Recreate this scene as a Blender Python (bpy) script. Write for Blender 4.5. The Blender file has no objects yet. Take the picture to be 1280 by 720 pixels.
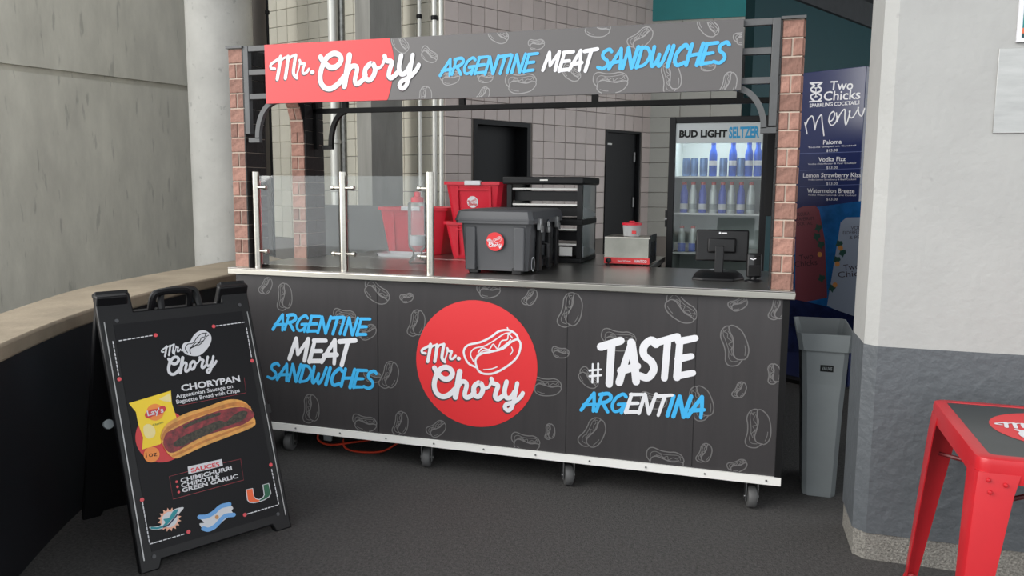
import bpy, math, random
from mathutils import Vector as V3, Matrix
random.seed(7)
R = math.radians
COL = bpy.context.scene.collection
SC = bpy.context.scene

# ---------------------------------------------------------------- camera
CAM = V3((2.919, -3.8379, 1.5439)); YAW, PITCH, ROLL, FPX = 0.30719, 0.124804, 0.007176, 1000.0
_cy, _sy, _cp, _sp = math.cos(YAW), math.sin(YAW), math.cos(PITCH), math.sin(PITCH)
FWD = V3((-_sy*_cp, _cy*_cp, -_sp)); _r = V3((_cy, _sy, 0)); _u = _r.cross(FWD)
RIGHT = _r*math.cos(ROLL) + _u*math.sin(ROLL); UP = -_r*math.sin(ROLL) + _u*math.cos(ROLL)
cd = bpy.data.cameras.new('camera'); cam = bpy.data.objects.new('camera', cd); COL.objects.link(cam)
cd.sensor_width = 36; cd.lens = FPX/1280*36; cd.clip_start = 0.02; cd.clip_end = 200
m = Matrix((RIGHT, UP, -FWD)).transposed().to_4x4(); m.translation = CAM
cam.matrix_world = m
SC.camera = cam

# ---------------------------------------------------------------- world, light, exposure
w = bpy.data.worlds.new('world'); SC.world = w; w.use_nodes = True
bg = w.node_tree.nodes['Background']; bg.inputs[0].default_value = (0.93, 0.97, 1.0, 1); bg.inputs[1].default_value = 1.15
SC.view_settings.view_transform = 'Standard'; SC.view_settings.look = 'None'
SC.view_settings.gamma = 1; SC.view_settings.use_curve_mapping = False
SC.view_settings.exposure = 0.74
sd = bpy.data.lights.new('sun', 'SUN'); sd.energy = 2.3; sd.angle = R(55); sd.color = (1, .97, .92)
so = bpy.data.objects.new('sun', sd); COL.objects.link(so)
so.rotation_euler = V3((0.70, 0.56, -0.40)).to_track_quat('-Z', 'Y').to_euler()
so.location = (-3, -9, 6)

# ---------------------------------------------------------------- helpers
def ray(x, y): return RIGHT*((x-640)/FPX) + UP*((360-y)/FPX) + FWD
def at(x, y, d): return CAM + ray(x, y)*d                     # a point d metres deep along a pixel's ray
def hit(x, y, p, n):
    v = ray(x, y); return CAM + v*((V3(p)-CAM).dot(n)/v.dot(n))
def on_z(x, y, z): return hit(x, y, (0, 0, z), V3((0, 0, 1)))
def on_y(x, y, yy): return hit(x, y, (0, yy, 0), V3((0, 1, 0)))

def lin(c):
    return tuple((v/12.92 if v <= .04045 else ((v+.055)/1.055)**2.4) for v in (x/255 for x in c))
MATS = {}
def mat(name, rgb, rough=.5, metal=0, var=0.0, scale=8, bump=0.0, bscale=None, rand=0.0, stretch=None, spec=.5, emit=0, detail=6, grit=None):
    """plain procedural surface: colour with noise variation, optional fine relief and per-object variation"""
    if name in MATS: return MATS[name]
    mt = bpy.data.materials.new(name); mt.use_nodes = True; nt = mt.node_tree; N = nt.nodes; L = nt.links
    b = N['Principled BSDF']; c = lin(rgb)
    b.inputs['Base Color'].default_value = (*c, 1); b.inputs['Roughness'].default_value = rough
    b.inputs['Metallic'].default_value = metal; b.inputs['Specular IOR Level'].default_value = spec
    src = None
    if var or bump:
        tc = N.new('ShaderNodeTexCoord'); vec = tc.outputs['Object']
        if stretch:
            mp = N.new('ShaderNodeMapping'); mp.inputs['Scale'].default_value = stretch
            L.new(vec, mp.inputs[0]); vec = mp.outputs[0]
    if var:
        nz = N.new('ShaderNodeTexNoise'); nz.inputs['Scale'].default_value = scale; nz.inputs['Detail'].default_value = detail
        nz.inputs['Roughness'].default_value = .62
        L.new(vec, nz.inputs['Vector'])
        rp = N.new('ShaderNodeValToRGB'); rp.color_ramp.elements[0].position = .3; rp.color_ramp.elements[1].position = .72
        rp.color_ramp.elements[0].color = (*[max(0, x*(1-var)) for x in c], 1)
        rp.color_ramp.elements[1].color = (*[min(1, x*(1+var)) for x in c], 1)
        L.new(nz.outputs['Fac'], rp.inputs[0]); src = rp.outputs[0]
    if grit:     # sparse darker marks with a shape of their own: (scale, stretch, threshold, darkness)
        gm = N.new('ShaderNodeMapping'); gm.inputs['Scale'].default_value = grit[1]; L.new(tc.outputs['Object'], gm.inputs[0])
        g = N.new('ShaderNodeTexNoise'); g.inputs['Scale'].default_value = grit[0]; g.inputs['Detail'].default_value = 5; L.new(gm.outputs[0], g.inputs['Vector'])
        gr = N.new('ShaderNodeValToRGB'); gr.color_ramp.elements[0].position = grit[2]; gr.color_ramp.elements[1].position = grit[2]+.07
        gr.color_ramp.elements[0].color = (1, 1, 1, 1); gr.color_ramp.elements[1].color = (grit[3],)*3+(1,); L.new(g.outputs['Fac'], gr.inputs[0])
        mm = N.new('ShaderNodeMix'); mm.data_type = 'RGBA'; mm.blend_type = 'MULTIPLY'; mm.inputs[0].default_value = 1
        L.new(src, mm.inputs[6]); L.new(gr.outputs[0], mm.inputs[7]); src = mm.outputs[2]
    if rand:
        oi = N.new('ShaderNodeObjectInfo'); hs = N.new('ShaderNodeHueSaturation')
        mr = N.new('ShaderNodeMapRange'); mr.inputs['To Min'].default_value = 1-rand; mr.inputs['To Max'].default_value = 1+rand
        L.new(oi.outputs['Random'], mr.inputs['Value']); L.new(mr.outputs[0], hs.inputs['Value'])
        if src: L.new(src, hs.inputs['Color'])
        else: hs.inputs['Color'].default_value = (*c, 1)
        src = hs.outputs[0]
    if src: L.new(src, b.inputs['Base Color'])
    if bump:
        n2 = N.new('ShaderNodeTexNoise'); n2.inputs['Scale'].default_value = bscale or scale*4; n2.inputs['Detail'].default_value = 4
        L.new(vec, n2.inputs['Vector'])
        bp = N.new('ShaderNodeBump'); bp.inputs['Strength'].default_value = bump; bp.inputs['Distance'].default_value = .01
        L.new(n2.outputs['Fac'], bp.inputs['Height']); L.new(bp.outputs[0], b.inputs['Normal'])
    if emit:
        b.inputs['Emission Color'].default_value = (*c, 1); b.inputs['Emission Strength'].default_value = emit
    MATS[name] = mt; return mt

def glass(name, tint=(1, 1, 1), haze=0.0, ior=1.45):
    if name in MATS: return MATS[name]
    mt = bpy.data.materials.new(name); mt.use_nodes = True; nt = mt.node_tree; N = nt.nodes; L = nt.links
    N.remove(N['Principled BSDF']); out = N['Material Output']
    tr = N.new('ShaderNodeBsdfTransparent'); tr.inputs[0].default_value = (*tint, 1)
    gl = N.new('ShaderNodeBsdfGlossy'); gl.inputs['Roughness'].default_value = .02
    fr = N.new('ShaderNodeFresnel'); fr.inputs[0].default_value = ior
    mx = N.new('ShaderNodeMixShader'); L.new(fr.outputs[0], mx.inputs[0]); L.new(tr.outputs[0], mx.inputs[1]); L.new(gl.outputs[0], mx.inputs[2])
    last = mx
    if haze:
        df = N.new('ShaderNodeBsdfDiffuse'); df.inputs[0].default_value = (.8, .83, .83, 1)
        m2 = N.new('ShaderNodeMixShader'); m2.inputs[0].default_value = haze
        L.new(mx.outputs[0], m2.inputs[1]); L.new(df.outputs[0], m2.inputs[2]); last = m2
    L.new(last.outputs[0], out.inputs[0]); MATS[name] = mt; return mt

def rootloc(o):
    l = V3((0, 0, 0))
    while o is not None: l += o.location; o = o.parent
    return l
def link(o, parent=None):
    COL.objects.link(o)
    if parent is not None: o.parent = parent
    return o
def tag(o, label=None, cat=None, group=None, kind=None):
    if label: o['label'] = label
    if cat: o['category'] = cat
    if group: o['group'] = group
    if kind: o['kind'] = kind
    return o
def thing(name, label, cat, loc, group=None):
    o = bpy.data.objects.new(name, None); o.empty_display_size = .1; o.location = loc; link(o)
    return tag(o, label, cat, group)

class Frame:
    """a plane in the place: origin, right, up, outward normal; px() finds where a photo pixel meets it"""
    def __init__(s, O, U, Vv):
        s.O = V3(O); s.U = V3(U).normalized(); s.V = V3(Vv).normalized(); s.N = s.U.cross(s.V)
    def p(s, u, v, h=0): return s.O + s.U*u + s.V*v + s.N*h
    def px(s, x, y):
        q = hit(x, y, s.O, s.N) - s.O; return (q.dot(s.U), q.dot(s.V))
    def pxs(s, pts): return [s.px(*p) for p in pts]

def smooth(pts, n=6, closed=False):
    P = [V3((p[0], p[1], p[2] if len(p) > 2 else 0)) for p in pts]; out = []
    k = len(P); segs = k if closed else k-1
    for i in range(segs):
        p1, p2 = P[i], P[(i+1) % k]
        p0 = P[i-1] if (closed or i > 0) else p1*2-p2
        p3 = P[(i+2) % k] if (closed or i+2 < k) else p2*2-p1
        for j in range(n):
            t = j/n
            out.append(.5*((2*p1)+(p2-p0)*t+(2*p0-5*p1+4*p2-p3)*t*t+(3*p1-3*p2+p3-p0)*t**3))
    if not closed: out.append(P[-1])
    return [tuple(q) if len(pts[0]) > 2 else (q.x, q.y) for q in out]

class MB:
    def __init__(s): s.v = []; s.f = []; s.lift = 0.0
    def add(s, vs, fs):
        o = len(s.v); s.v += [V3(p) for p in vs]; s.f += [tuple(i+o for i in f) for f in fs]; return s
    def box(s, x0, x1, y0, y1, z0, z1):
        return s.hexa([(x0, y0, z0), (x1, y0, z0), (x1, y1, z0), (x0, y1, z0), (x0, y0, z1), (x1, y0, z1), (x1, y1, z1), (x0, y1, z1)])
    def hexa(s, p): return s.add(p, [(0, 3, 2, 1), (4, 5, 6, 7), (0, 1, 5, 4), (1, 2, 6, 5), (2, 3, 7, 6), (3, 0, 4, 7)])
    def fbox(s, F, u0, u1, v0, v1, h0, h1):
        return s.hexa([F.p(u0, v0, h0), F.p(u1, v0, h0), F.p(u1, v1, h0), F.p(u0, v1, h0), F.p(u0, v0, h1), F.p(u1, v0, h1), F.p(u1, v1, h1), F.p(u0, v1, h1)])
    def prism(s, F, poly, h0, h1):
        n = len(poly); vs = [F.p(u, v, h0) for u, v in poly]+[F.p(u, v, h1) for u, v in poly]
        return s.add(vs, [tuple(range(n-1, -1, -1)), tuple(range(n, 2*n))]+[(i, (i+1) % n, n+(i+1) % n, n+i) for i in range(n)])
    def loft(s, rings, caps=True):
        n = len(rings[0]); vs = [p for r in rings for p in r]; fs = []
        for k in range(len(rings)-1):
            for i in range(n): fs.append((k*n+i, k*n+(i+1) % n, (k+1)*n+(i+1) % n, (k+1)*n+i))
        if caps: fs += [tuple(range(n-1, -1, -1)), tuple(range((len(rings)-1)*n, len(rings)*n))]
        return s.add(vs, fs)
    def lathe(s, prof, c, ax=(0, 0, 1), n=20):
        ax = V3(ax).normalized(); a = V3((1, 0, 0)) if abs(ax.x) < .8 else V3((0, 1, 0))
        e1 = ax.cross(a).normalized(); e2 = ax.cross(e1); c = V3(c)
        return s.loft([[c+ax*z+(e1*math.cos(2*math.pi*i/n)+e2*math.sin(2*math.pi*i/n))*max(r, 1e-4) for i in range(n)] for r, z in prof])
    def cyl(s, p0, p1, r, n=14, r1=None):
        p0, p1 = V3(p0), V3(p1); d = p1-p0
        return s.lathe([(r, 0), (r if r1 is None else r1, d.length)], p0, d, n)
    def tube(s, pts, r, n=8):
        P = [V3(p) for p in pts]; rings = []; last = None
        for i, p in enumerate(P):
            t = (P[min(i+1, len(P)-1)]-P[max(i-1, 0)]).normalized()
            a = last if last is not None else (V3((0, 0, 1)) if abs(t.z) < .9 else V3((1, 0, 0)))
            e1 = (a-t*a.dot(t)).normalized(); last = e1; e2 = t.cross(e1)
            rings.append([p+(e1*math.cos(2*math.pi*k/n)+e2*math.sin(2*math.pi*k/n))*r for k in range(n)])
        return s.loft(rings)
    # ---- flat print on a frame
    def poly(s, F, pts, h):
        s.lift += 2e-5
        return s.add([F.p(u, v, h+s.lift) for u, v in pts], [tuple(range(len(pts)))])
    def disc(s, F, c, r, h, n=28, ry=None):
        return s.poly(F, [(c[0]+r*math.cos(2*math.pi*i/n), c[1]+(ry or r)*math.sin(2*math.pi*i/n)) for i in range(n)], h)
    def ribbon(s, F, pts, wd, h, taper=1.0, closed=False, off=(0, 0)):
        """brush stroke of width wd along pts with round ends"""
        s.lift += 2e-5
        P = [V3((p[0]+off[0], p[1]+off[1], 0)) for p in pts]
        if closed: P.append(P[0].copy())
        n = len(P); vs = []; fs = []
        if n < 2: return s
        for i in range(n):
            if closed and i in (0, n-1): t = P[1]-P[n-2]
            else: t = P[min(i+1, n-1)]-P[max(i-1, 0)]
            if t.length < 1e-9: t = V3((1, 0, 0))
            t.normalize(); nr = V3((-t.y, t.x, 0)); k = wd*.5*(1+(taper-1)*i/(n-1))
            for sg in (1, -1):
                q = P[i]+nr*k*sg; vs.append(F.p(q.x, q.y, h+s.lift+i*2.1e-6))
        for i in range(n-1): fs.append((2*i, 2*i+1, 2*i+3, 2*i+2))
        s.add(vs, fs)
        if not closed:
            for e, d, k in ((P[0], P[0]-P[1], wd*.5), (P[-1], P[-1]-P[-2], wd*.5*taper)):
                a0 = math.atan2(d.y, d.x)
                s.add([F.p(e.x+k*math.cos(a0+b), e.y+k*math.sin(a0+b), h+s.lift) for b in (-1.5708, -.9, -.3, .3, .9, 1.5708)], [(0, 1, 2, 3, 4, 5)])
        return s
    def build(s, name, mt, parent=None, bevel=0, smoothed=True, seg=2):
        me = bpy.data.meshes.new(name); o0 = rootloc(parent)
        me.from_pydata([p-o0 for p in s.v], [], s.f); me.validate(); me.update()
        if smoothed:
            me.polygons.foreach_set('use_smooth', [True]*len(me.polygons)); me.set_sharp_from_angle(angle=R(38))
        me.materials.append(mt)
        o = bpy.data.objects.new(name, me); link(o, parent)
        if bevel:
            b = o.modifiers.new('bevel', 'BEVEL'); b.width = bevel; b.segments = seg; b.limit_method = 'ANGLE'; b.angle_limit = R(40)
        return o

# pieces (bricks, tiles): shared meshes, origin at the middle of the back face, front towards local -Y
PIECES = {}
def piece(name, mt, w_, h_, d_, pos, rz, parent, ch=.002, rx=0):
    key = (name, mt.name, round(w_, 3), round(h_, 3), round(d_, 3))
    if key not in PIECES:
        a, b = w_/2, h_/2; me = bpy.data.meshes.new(name)
        vs = [(x, 0, z) for x, z in ((-a, -b), (a, -b), (a, b), (-a, b))]
        vs += [(x, -d_+ch, z) for x, z in ((-a, -b), (a, -b), (a, b), (-a, b))]
        vs += [(x, -d_, z) for x, z in ((-a+ch, -b+ch), (a-ch, -b+ch), (a-ch, b-ch), (-a+ch, b-ch))]
        fs = [(8, 9, 10, 11)]
        for k in (0, 4): fs += [(k+i, k+(i+1) % 4, k+4+(i+1) % 4, k+4+i) for i in range(4)]
        me.from_pydata(vs, [], fs); me.materials.append(mt); me.update(); PIECES[key] = me
    o = bpy.data.objects.new(name, PIECES[key]); link(o, parent)
    o.location = V3(pos)-rootloc(parent); o.rotation_euler = (rx, 0, rz)
    return o

# lettering in Blender's own font
_cap = None
def text_mesh(body, bold=0):
    cu = bpy.data.curves.new('t', 'FONT'); cu.body = body; cu.size = 1; cu.resolution_u = 3; cu.offset = bold; cu.fill_mode = 'FRONT'
    o = bpy.data.objects.new('t', cu); COL.objects.link(o)
    dg = bpy.context.evaluated_depsgraph_get(); e = o.evaluated_get(dg); me = e.to_mesh()
    vs = [(v.co.x, v.co.y) for v in me.vertices]; fs = [tuple(p.vertices) for p in me.polygons]
    e.to_mesh_clear(); bpy.data.objects.remove(o); bpy.data.curves.remove(cu)
    return vs, fs
def text(mb, F, body, L, Rr, cap, h, bold=0.0, px=True, slant=0):
    """write body between two baseline points (photo pixels on the frame, or frame units)"""
    global _cap
    if _cap is None: _cap = max(v[1] for v in text_mesh('H')[0])
    if px:
        t = F.px(L[0], L[1]-cap); L, Rr = F.px(*L), F.px(*Rr); cap = math.dist(t, L)
    vs, fs = text_mesh(body, bold); x0 = min(v[0] for v in vs); x1 = max(v[0] for v in vs)
    d = V3((Rr[0]-L[0], Rr[1]-L[1], 0)); ln = d.length; d.normalize(); up = V3((-d.y, d.x, 0)); mb.lift += 2e-5
    out = []
    for x, y in vs:
        q = d*((x-x0)/(x1-x0)*ln+slant*y*cap/_cap)+up*(y*cap/_cap); out.append(F.p(L[0]+q.x, L[1]+q.y, h+mb.lift))
    mb.add(out, fs)
# brush capitals: strokes in a unit-high box; 's' marks a curved stroke
BR = {
 'A': (.60, [[(.02, 0), (.2, .5), (.40, 1)], [(.40, 1), (.5, .5), (.56, -.02)], [(.08, .3), (.6, .38)]]),
 'R': (.58, [[(.06, 0), (.14, 1)], ['s', (.04, .93), (.4, 1), (.55, .78), (.4, .55), (.14, .46)], [(.24, .48), (.56, 0)]]),
 'G': (.62, [['s', (.58, .86), (.42, 1), (.16, .75), (.08, .33), (.24, .03), (.48, .14), (.58, .45)], [(.34, .42), (.62, .47)], [(.57, .42), (.55, -.03)]]),
 'E': (.56, [[(.08, 0), (.14, 1)], [(.1, .98), (.6, 1.02)], [(.1, .5), (.5, .54)], [(.07, .03), (.56, .08)]]),
 'N': (.60, [[(.06, -.02), (.12, 1)], [(.12, 1), (.48, 0)], [(.48, 0), (.58, 1.04)]]),
 'T': (.52, [[(-.02, .95), (.62, 1.05)], [(.33, 1), (.25, -.03)]]),
 'I': (.24, [[(.08, 0), (.14, 1)]]),
 'M': (.80, [[(.03, 0), (.16, 1)], [(.16, 1), (.36, .25)], [(.36, .25), (.68, 1.02)], [(.68, 1.02), (.70, -.02)]]),
 'S': (.54, [['s', (.54, .88), (.40, 1.0), (.17, .86), (.18, .62), (.42, .42), (.48, .2), (.3, .02), (.03, .1)]]),
 'D': (.62, [[(.08, 0), (.14, 1)], ['s', (.02, .98), (.38, .96), (.6, .6), (.44, .14), (.06, .0)]]),
 'W': (.78, [['s', (.06, 1), (.08, .25), (.18, .02), (.32, .3), (.38, .6)], ['s', (.38, .6), (.38, .25), (.48, .02), (.62, .3), (.74, 1)]]),
 'C': (.56, [['s', (.56, .86), (.40, 1), (.14, .7), (.08, .3), (.24, .02), (.54, .14)]]),
 'H': (.64, [[(.07, 0), (.12, 1)], [(.56, -.02), (.62, 1.02)], [(.07, .45), (.6, .53)]]),
 '#': (.7, [[(.12, -.02), (.2, 1.02)], [(.45, -.02), (.53, 1.02)], [(-.02, .34), (.68, .36)], [(-.02, .66), (.68, .68)]]),
}
def brush(F, word, L, Rr, capL, capR, h, groups, wd=.20, skew=.2):
    """one brush-lettered word between two baseline pixels; groups = [(mb, from, to)]"""
    a, b = F.px(*L), F.px(*Rr); ca = math.dist(a, F.px(L[0], L[1]-capL)); cb = math.dist(b, F.px(Rr[0], Rr[1]-capR))
    tot = sum(BR[c][0]+.03 for c in word)+skew*.6; x = 0
    d = V3((b[0]-a[0], b[1]-a[1], 0)); sx = d.length/tot; d.normalize(); up = V3((-d.y, d.x, 0))
    rnd = random.Random(word)
    for i, c in enumerate(word):
        mb = [g[0] for g in groups if g[1] <= i < g[2]][0]; wc, st = BR[c]
        cap = ca+(cb-ca)*(x/tot); jy = rnd.uniform(-.03, .03)*cap
        for s in st:
            pts = [p for p in s if p != 's']
            if s[0] == 's': pts = smooth(pts, 5)
            q = []
            for (px_, py_) in pts:
                o = d*((x+px_+skew*py_)*sx)+up*(py_*cap+jy); q.append((a[0]+o.x, a[1]+o.y))
            mb.ribbon(F, q, wd*min(cap, sx*1.35)*rnd.uniform(.92, 1.1), h, taper=rnd.uniform(.8, 1.0))
        x += wc+.03
# the cart's script logo, strokes digitised once: (points, width) in a 720-unit box around the round badge
def _c1(p): return (65+(p[0]-100)*.655, 268+(p[1]-105)*.54)
def _c2(p): return (130+(p[0]-458)*.65, 545+(p[1]-365+.2*(p[0]-540))*.60-.042*(p[0]-540))
MR = [([(140, 210), (112, 205), (112, 178), (150, 150), (182, 128)], 22), ([(182, 122), (172, 200), (157, 285)], 30),
      ([(172, 190), (195, 140), (232, 122)], 18), ([(236, 122), (228, 200), (216, 278)], 30), ([(226, 180), (255, 125), (290, 112)], 18),
      ([(292, 112), (280, 190), (276, 245), (300, 275)], 28), ([(300, 255), (318, 190), (322, 150)], 14), ([(320, 148), (332, 172), (356, 172), (344, 215), (345, 242), (366, 240), (388, 212)], 22),
      ([(411, 235), (415, 235)], 34)]
CHORY = [([(472, 125), (500, 165), (545, 200), (592, 190), (622, 145), (605, 108), (560, 100), (510, 140), (478, 215), (470, 285), (492, 338), (540, 355), (595, 325), (645, 265)], 34),
         ([(682, 112), (664, 220), (645, 335)], 38), ([(655, 270), (690, 200), (725, 190), (738, 215), (722, 290), (735, 320), (775, 295), (800, 255)], 30),
         ([(835, 172), (800, 210), (795, 265), (820, 292), (852, 270), (870, 215), (855, 175)], 32), ([(850, 178), (885, 205), (920, 185), (940, 125)], 18),
         ([(938, 118), (950, 150), (990, 160), (975, 215), (968, 260), (990, 275), (1035, 235)], 30), ([(1058, 115), (1042, 200), (1058, 248), (1095, 235), (1125, 180)], 30),
         ([(1142, 110), (1122, 225), (1100, 320), (1068, 352), (1045, 330), (1065, 298), (1120, 270), (1170, 215), (1186, 182)], 27)]
HOT = [([(362, 376), (318, 356), (296, 305), (318, 268), (385, 248), (440, 218), (480, 188), (530, 180), (568, 200), (578, 224)], 10),
       ([(372, 392), (358, 342), (385, 308), (440, 292), (500, 272), (540, 238), (574, 223), (590, 250), (572, 310), (520, 360), (455, 398), (402, 405), (372, 392)], 10),
       ([(348, 348), (332, 312), (352, 282), (405, 266), (460, 232), (505, 200), (540, 192)], 6), ([(372, 300), (395, 276), (428, 282), (450, 254), (472, 274), (492, 236), (522, 226), (528, 200), (548, 216)], 6),
       ([(365, 318), (400, 290), (460, 284), (505, 258), (540, 226)], 5), ([(400, 385), (440, 378), (470, 366)], 5), ([(538, 300), (550, 280), (544, 262)], 5), ([(522, 168), (528, 182)], 6)]
BOLD = 1.08
def strokes(mb, F, ss, fn, k, h, off=(0, 0), extra=0):
    for pts, wd in ss: mb.ribbon(F, [fn(p) for p in (smooth(pts, 4) if len(pts) > 2 else pts)], (wd*BOLD+extra)*k, h, off=off)
def badge(F, c, rad, parent, mred, mwhite, mdark, h=.0012, rot=0, disc=True, name='round_badge'):
    """red disc with the white script logo and hot dog drawing"""
    k = rad/318; cs, sn = math.cos(rot), math.sin(rot)
    def T(x, y): x, y = (x-357)*k, (360-y)*k; return (c[0]+x*cs-y*sn, c[1]+x*sn+y*cs)
    if disc:
        b = MB(); b.disc(F, c, rad, h, 56); parent = b.build(name, mred, parent)
    f1 = lambda p: T(*_c1(p)); f2 = lambda p: T(*_c2(p)); f3 = lambda p: T(*p)
    if mdark:
        b = MB(); o = (-4*k, -7*k); strokes(b, F, MR, f1, k*.54, h+.0006, o, 3); strokes(b, F, CHORY, f2, k*.72, h+.0006, o, 4); b.build('script_shadow', mdark, parent)
    b = MB(); strokes(b, F, MR, f1, k*.54, h+.0014); strokes(b, F, CHORY, f2, k*.72, h+.0014); b.build('script_lettering', mwhite, parent)
    b = MB(); strokes(b, F, HOT, f3, k*.98, h+.0014); b.build('hot_dog_drawing', mwhite, parent)
def hotdogs(F, items, rect, h, wd, mt, parent):
    """faint line drawings of hot dogs, clipped to the panel: (px, py, length px, angle)"""
    for (x, y, ln, ang) in items:
        mb = MB()
        c = F.px(x, y); k = abs(F.px(x, y-ln/2)[1]-F.px(x, y+ln/2)[1])/330; cs, sn = math.cos(R(ang-33)), math.sin(R(ang-33))
        for pts, w0 in HOT[:6]:
            q = []
            for p in smooth(pts, 4):
                a, b = (p[0]-442)*k, (292-p[1])*k; q.append((c[0]+a*cs-b*sn, c[1]+a*sn+b*cs))
            run = []
            for p in q+[None]:
                if p and rect[0] < p[0] < rect[1] and rect[2] < p[1] < rect[3]: run.append(p)
                else:
                    if len(run) > 2: mb.ribbon(F, run, wd*(1.25 if w0 > 8 else .75), h)
                    run = []
        if mb.f: mb.build('hot_dog_print', mt, parent)

# ---------------------------------------------------------------- materials
M_conc = mat('concrete_wall', (194, 190, 178), .85, var=.14, scale=5, bump=.25, bscale=20, stretch=(1, 1, .3), grit=(7, (2.6, 2.6, .4), .63, .74))
M_colm = mat('concrete_column', (186, 184, 178), .8, var=.12, scale=3, bump=.2, bscale=30, grit=(14, (1, 1, 1), .64, .75))
M_pil = mat('concrete_pier', (128, 127, 122), .85, var=.2, scale=6, bump=.3, bscale=40, stretch=(1, 1, .2))
M_cap = mat('concrete_cap', (150, 137, 118), .85, var=.22, scale=3, bump=.3, bscale=30)
M_floor = mat('asphalt', (69, 67, 66), .8, var=.55, scale=70, bump=.8, bscale=140)
M_black = mat('black_paint', (20, 21, 26), .5, var=.25, scale=4)
M_ceil = mat('ceiling_grey', (70, 72, 74), .9, var=.1)
M_white = mat('white_masonry_paint', (158, 158, 156), .6, var=.05, scale=4, bump=.28, bscale=30, grit=(16, (1, 1, 1), .70, .85))
M_greyp = mat('grey_masonry_paint', (80, 84, 88), .5, var=.08, scale=5, bump=.7, bscale=24)
M_agg = mat('bare_aggregate', (122, 119, 113), .9, var=.55, scale=110, bump=.7, bscale=120)
M_tile = mat('pink_lit_tile', (192, 178, 172), .35, rand=.07, var=.04, scale=6)  # grey tile with the red sign's pink reflection mixed into its colour
M_tilew = mat('warm_lit_tile', (218, 213, 198), .35, rand=.06, var=.05, scale=6)  # white tile, the yellow tint of warm lights put into its colour
M_block = mat('pale_grey_block', (164, 163, 156), .6, rand=.03, var=.04, scale=6)
M_grout = mat('grout', (126, 119, 113), .9)
M_teal = mat('teal_paint', (14, 120, 122), .6, var=.05)
M_dteal = mat('shade_and_band_teal', (10, 66, 72), .6, var=.05)  # teal darkened for the passage wall's shade; also colours the wall sign's band
M_door = mat('dark_door', (15, 16, 19), .5, spec=.3)
M_steel = mat('stainless', (192, 189, 180), .28, 1, var=.1, scale=4, stretch=(1, 30, 30))
M_top = mat('counter_steel', (186, 182, 178), .3, 1, var=.06, scale=3)
M_brick = mat('brick', (142, 106, 94), .85, rand=.30, var=.35, scale=22, bump=.6, bscale=60)
M_dbrick = mat('black_brick', (22, 20, 20), .6, rand=.2, bump=.4, bscale=60)
M_mortar = mat('mortar', (186, 172, 158), .9)
M_frame = mat('frame_grey', (78, 79, 80), .5, var=.15, scale=12)
M_fblack = mat('frame_black', (10, 10, 11), .5, spec=.25)
M_sgn = mat('sign_grey', (84, 81, 81), .4)
M_red = mat('print_red', (204, 46, 50), .42)
M_pw = mat('print_white', (212, 212, 216), .45)
M_blue = mat('print_blue', (60, 166, 220), .42)
M_sh = mat('print_shadow', (72, 58, 62), .5)
M_ln = mat('print_line', (100, 98, 98), .5)
M_ln2 = mat('print_line_bright', (136, 134, 134), .5)
M_panel = mat('panel_print', (58, 56, 57), .26, var=.1, scale=2.5, stretch=(6, 1, .6))
M_plast = mat('black_plastic', (17, 17, 19), .42, spec=.3)
M_poster = mat('poster_black', (17, 17, 20), .45, spec=.2)
M_tote = mat('charcoal_plastic', (66, 67, 70), .48)
M_rtote = mat('red_plastic', (204, 26, 50), .4)
M_grey = mat('grey_plastic', (138, 144, 146), .45, var=.06, scale=6)
M_tabred = mat('red_enamel', (178, 30, 38), .32, var=.06, scale=6)
M_tabtop = mat('table_top', (44, 49, 50), .3, var=.2, scale=7)
M_alu = mat('aluminium_white', (225, 224, 220), .4)
M_wheel = mat('caster_rubber', (84, 84, 84), .6)
M_zinc = mat('zinc', (150, 150, 150), .4, 1)
M_cord = mat('orange_cord', (176, 52, 26), .5)
M_glass = glass('clear_glass', (.97, .985, .98), .035)
M_fglass = glass('fridge_glass', (.94, .96, .96), 0)
M_clear = glass('clear_plastic', (.95, .95, .95), .12)

# ================================================================ THE SETTING
def struct(o, label, name_kind='structure'): return tag(o, label, None, None, 'structure')
o = MB().box(-9, 12, -14, 12, -.1, 0).build('floor', M_floor); struct(o, 'dark grey asphalt concourse floor')
o = MB().box(-.9, 10, -4.5, 12, 6.5, 6.8).box(2.7, 10, 3.6, 12, 4.35, 4.5).build('ceiling', M_ceil); struct(o, 'dark concourse ceiling overhead')

# left: tall concrete wall with a horizontal joint
h = R(15.5); F = Frame((-3.174-math.sin(h)*6, 3.676-math.cos(h)*6, 0), (math.sin(h), math.cos(h), 0), (0, 0, 1))
o = MB().fbox(F, 0, 9.5, 0, 2.565, -.3, 0).fbox(F, 0, 9.5, 2.625, 6, -.3, -.004).fbox(F, 0, 9.5, 2.565, 2.625, -.3, -.045).build('wall_left', M_conc)
struct(o, 'tall bare concrete wall with a horizontal joint')
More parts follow.
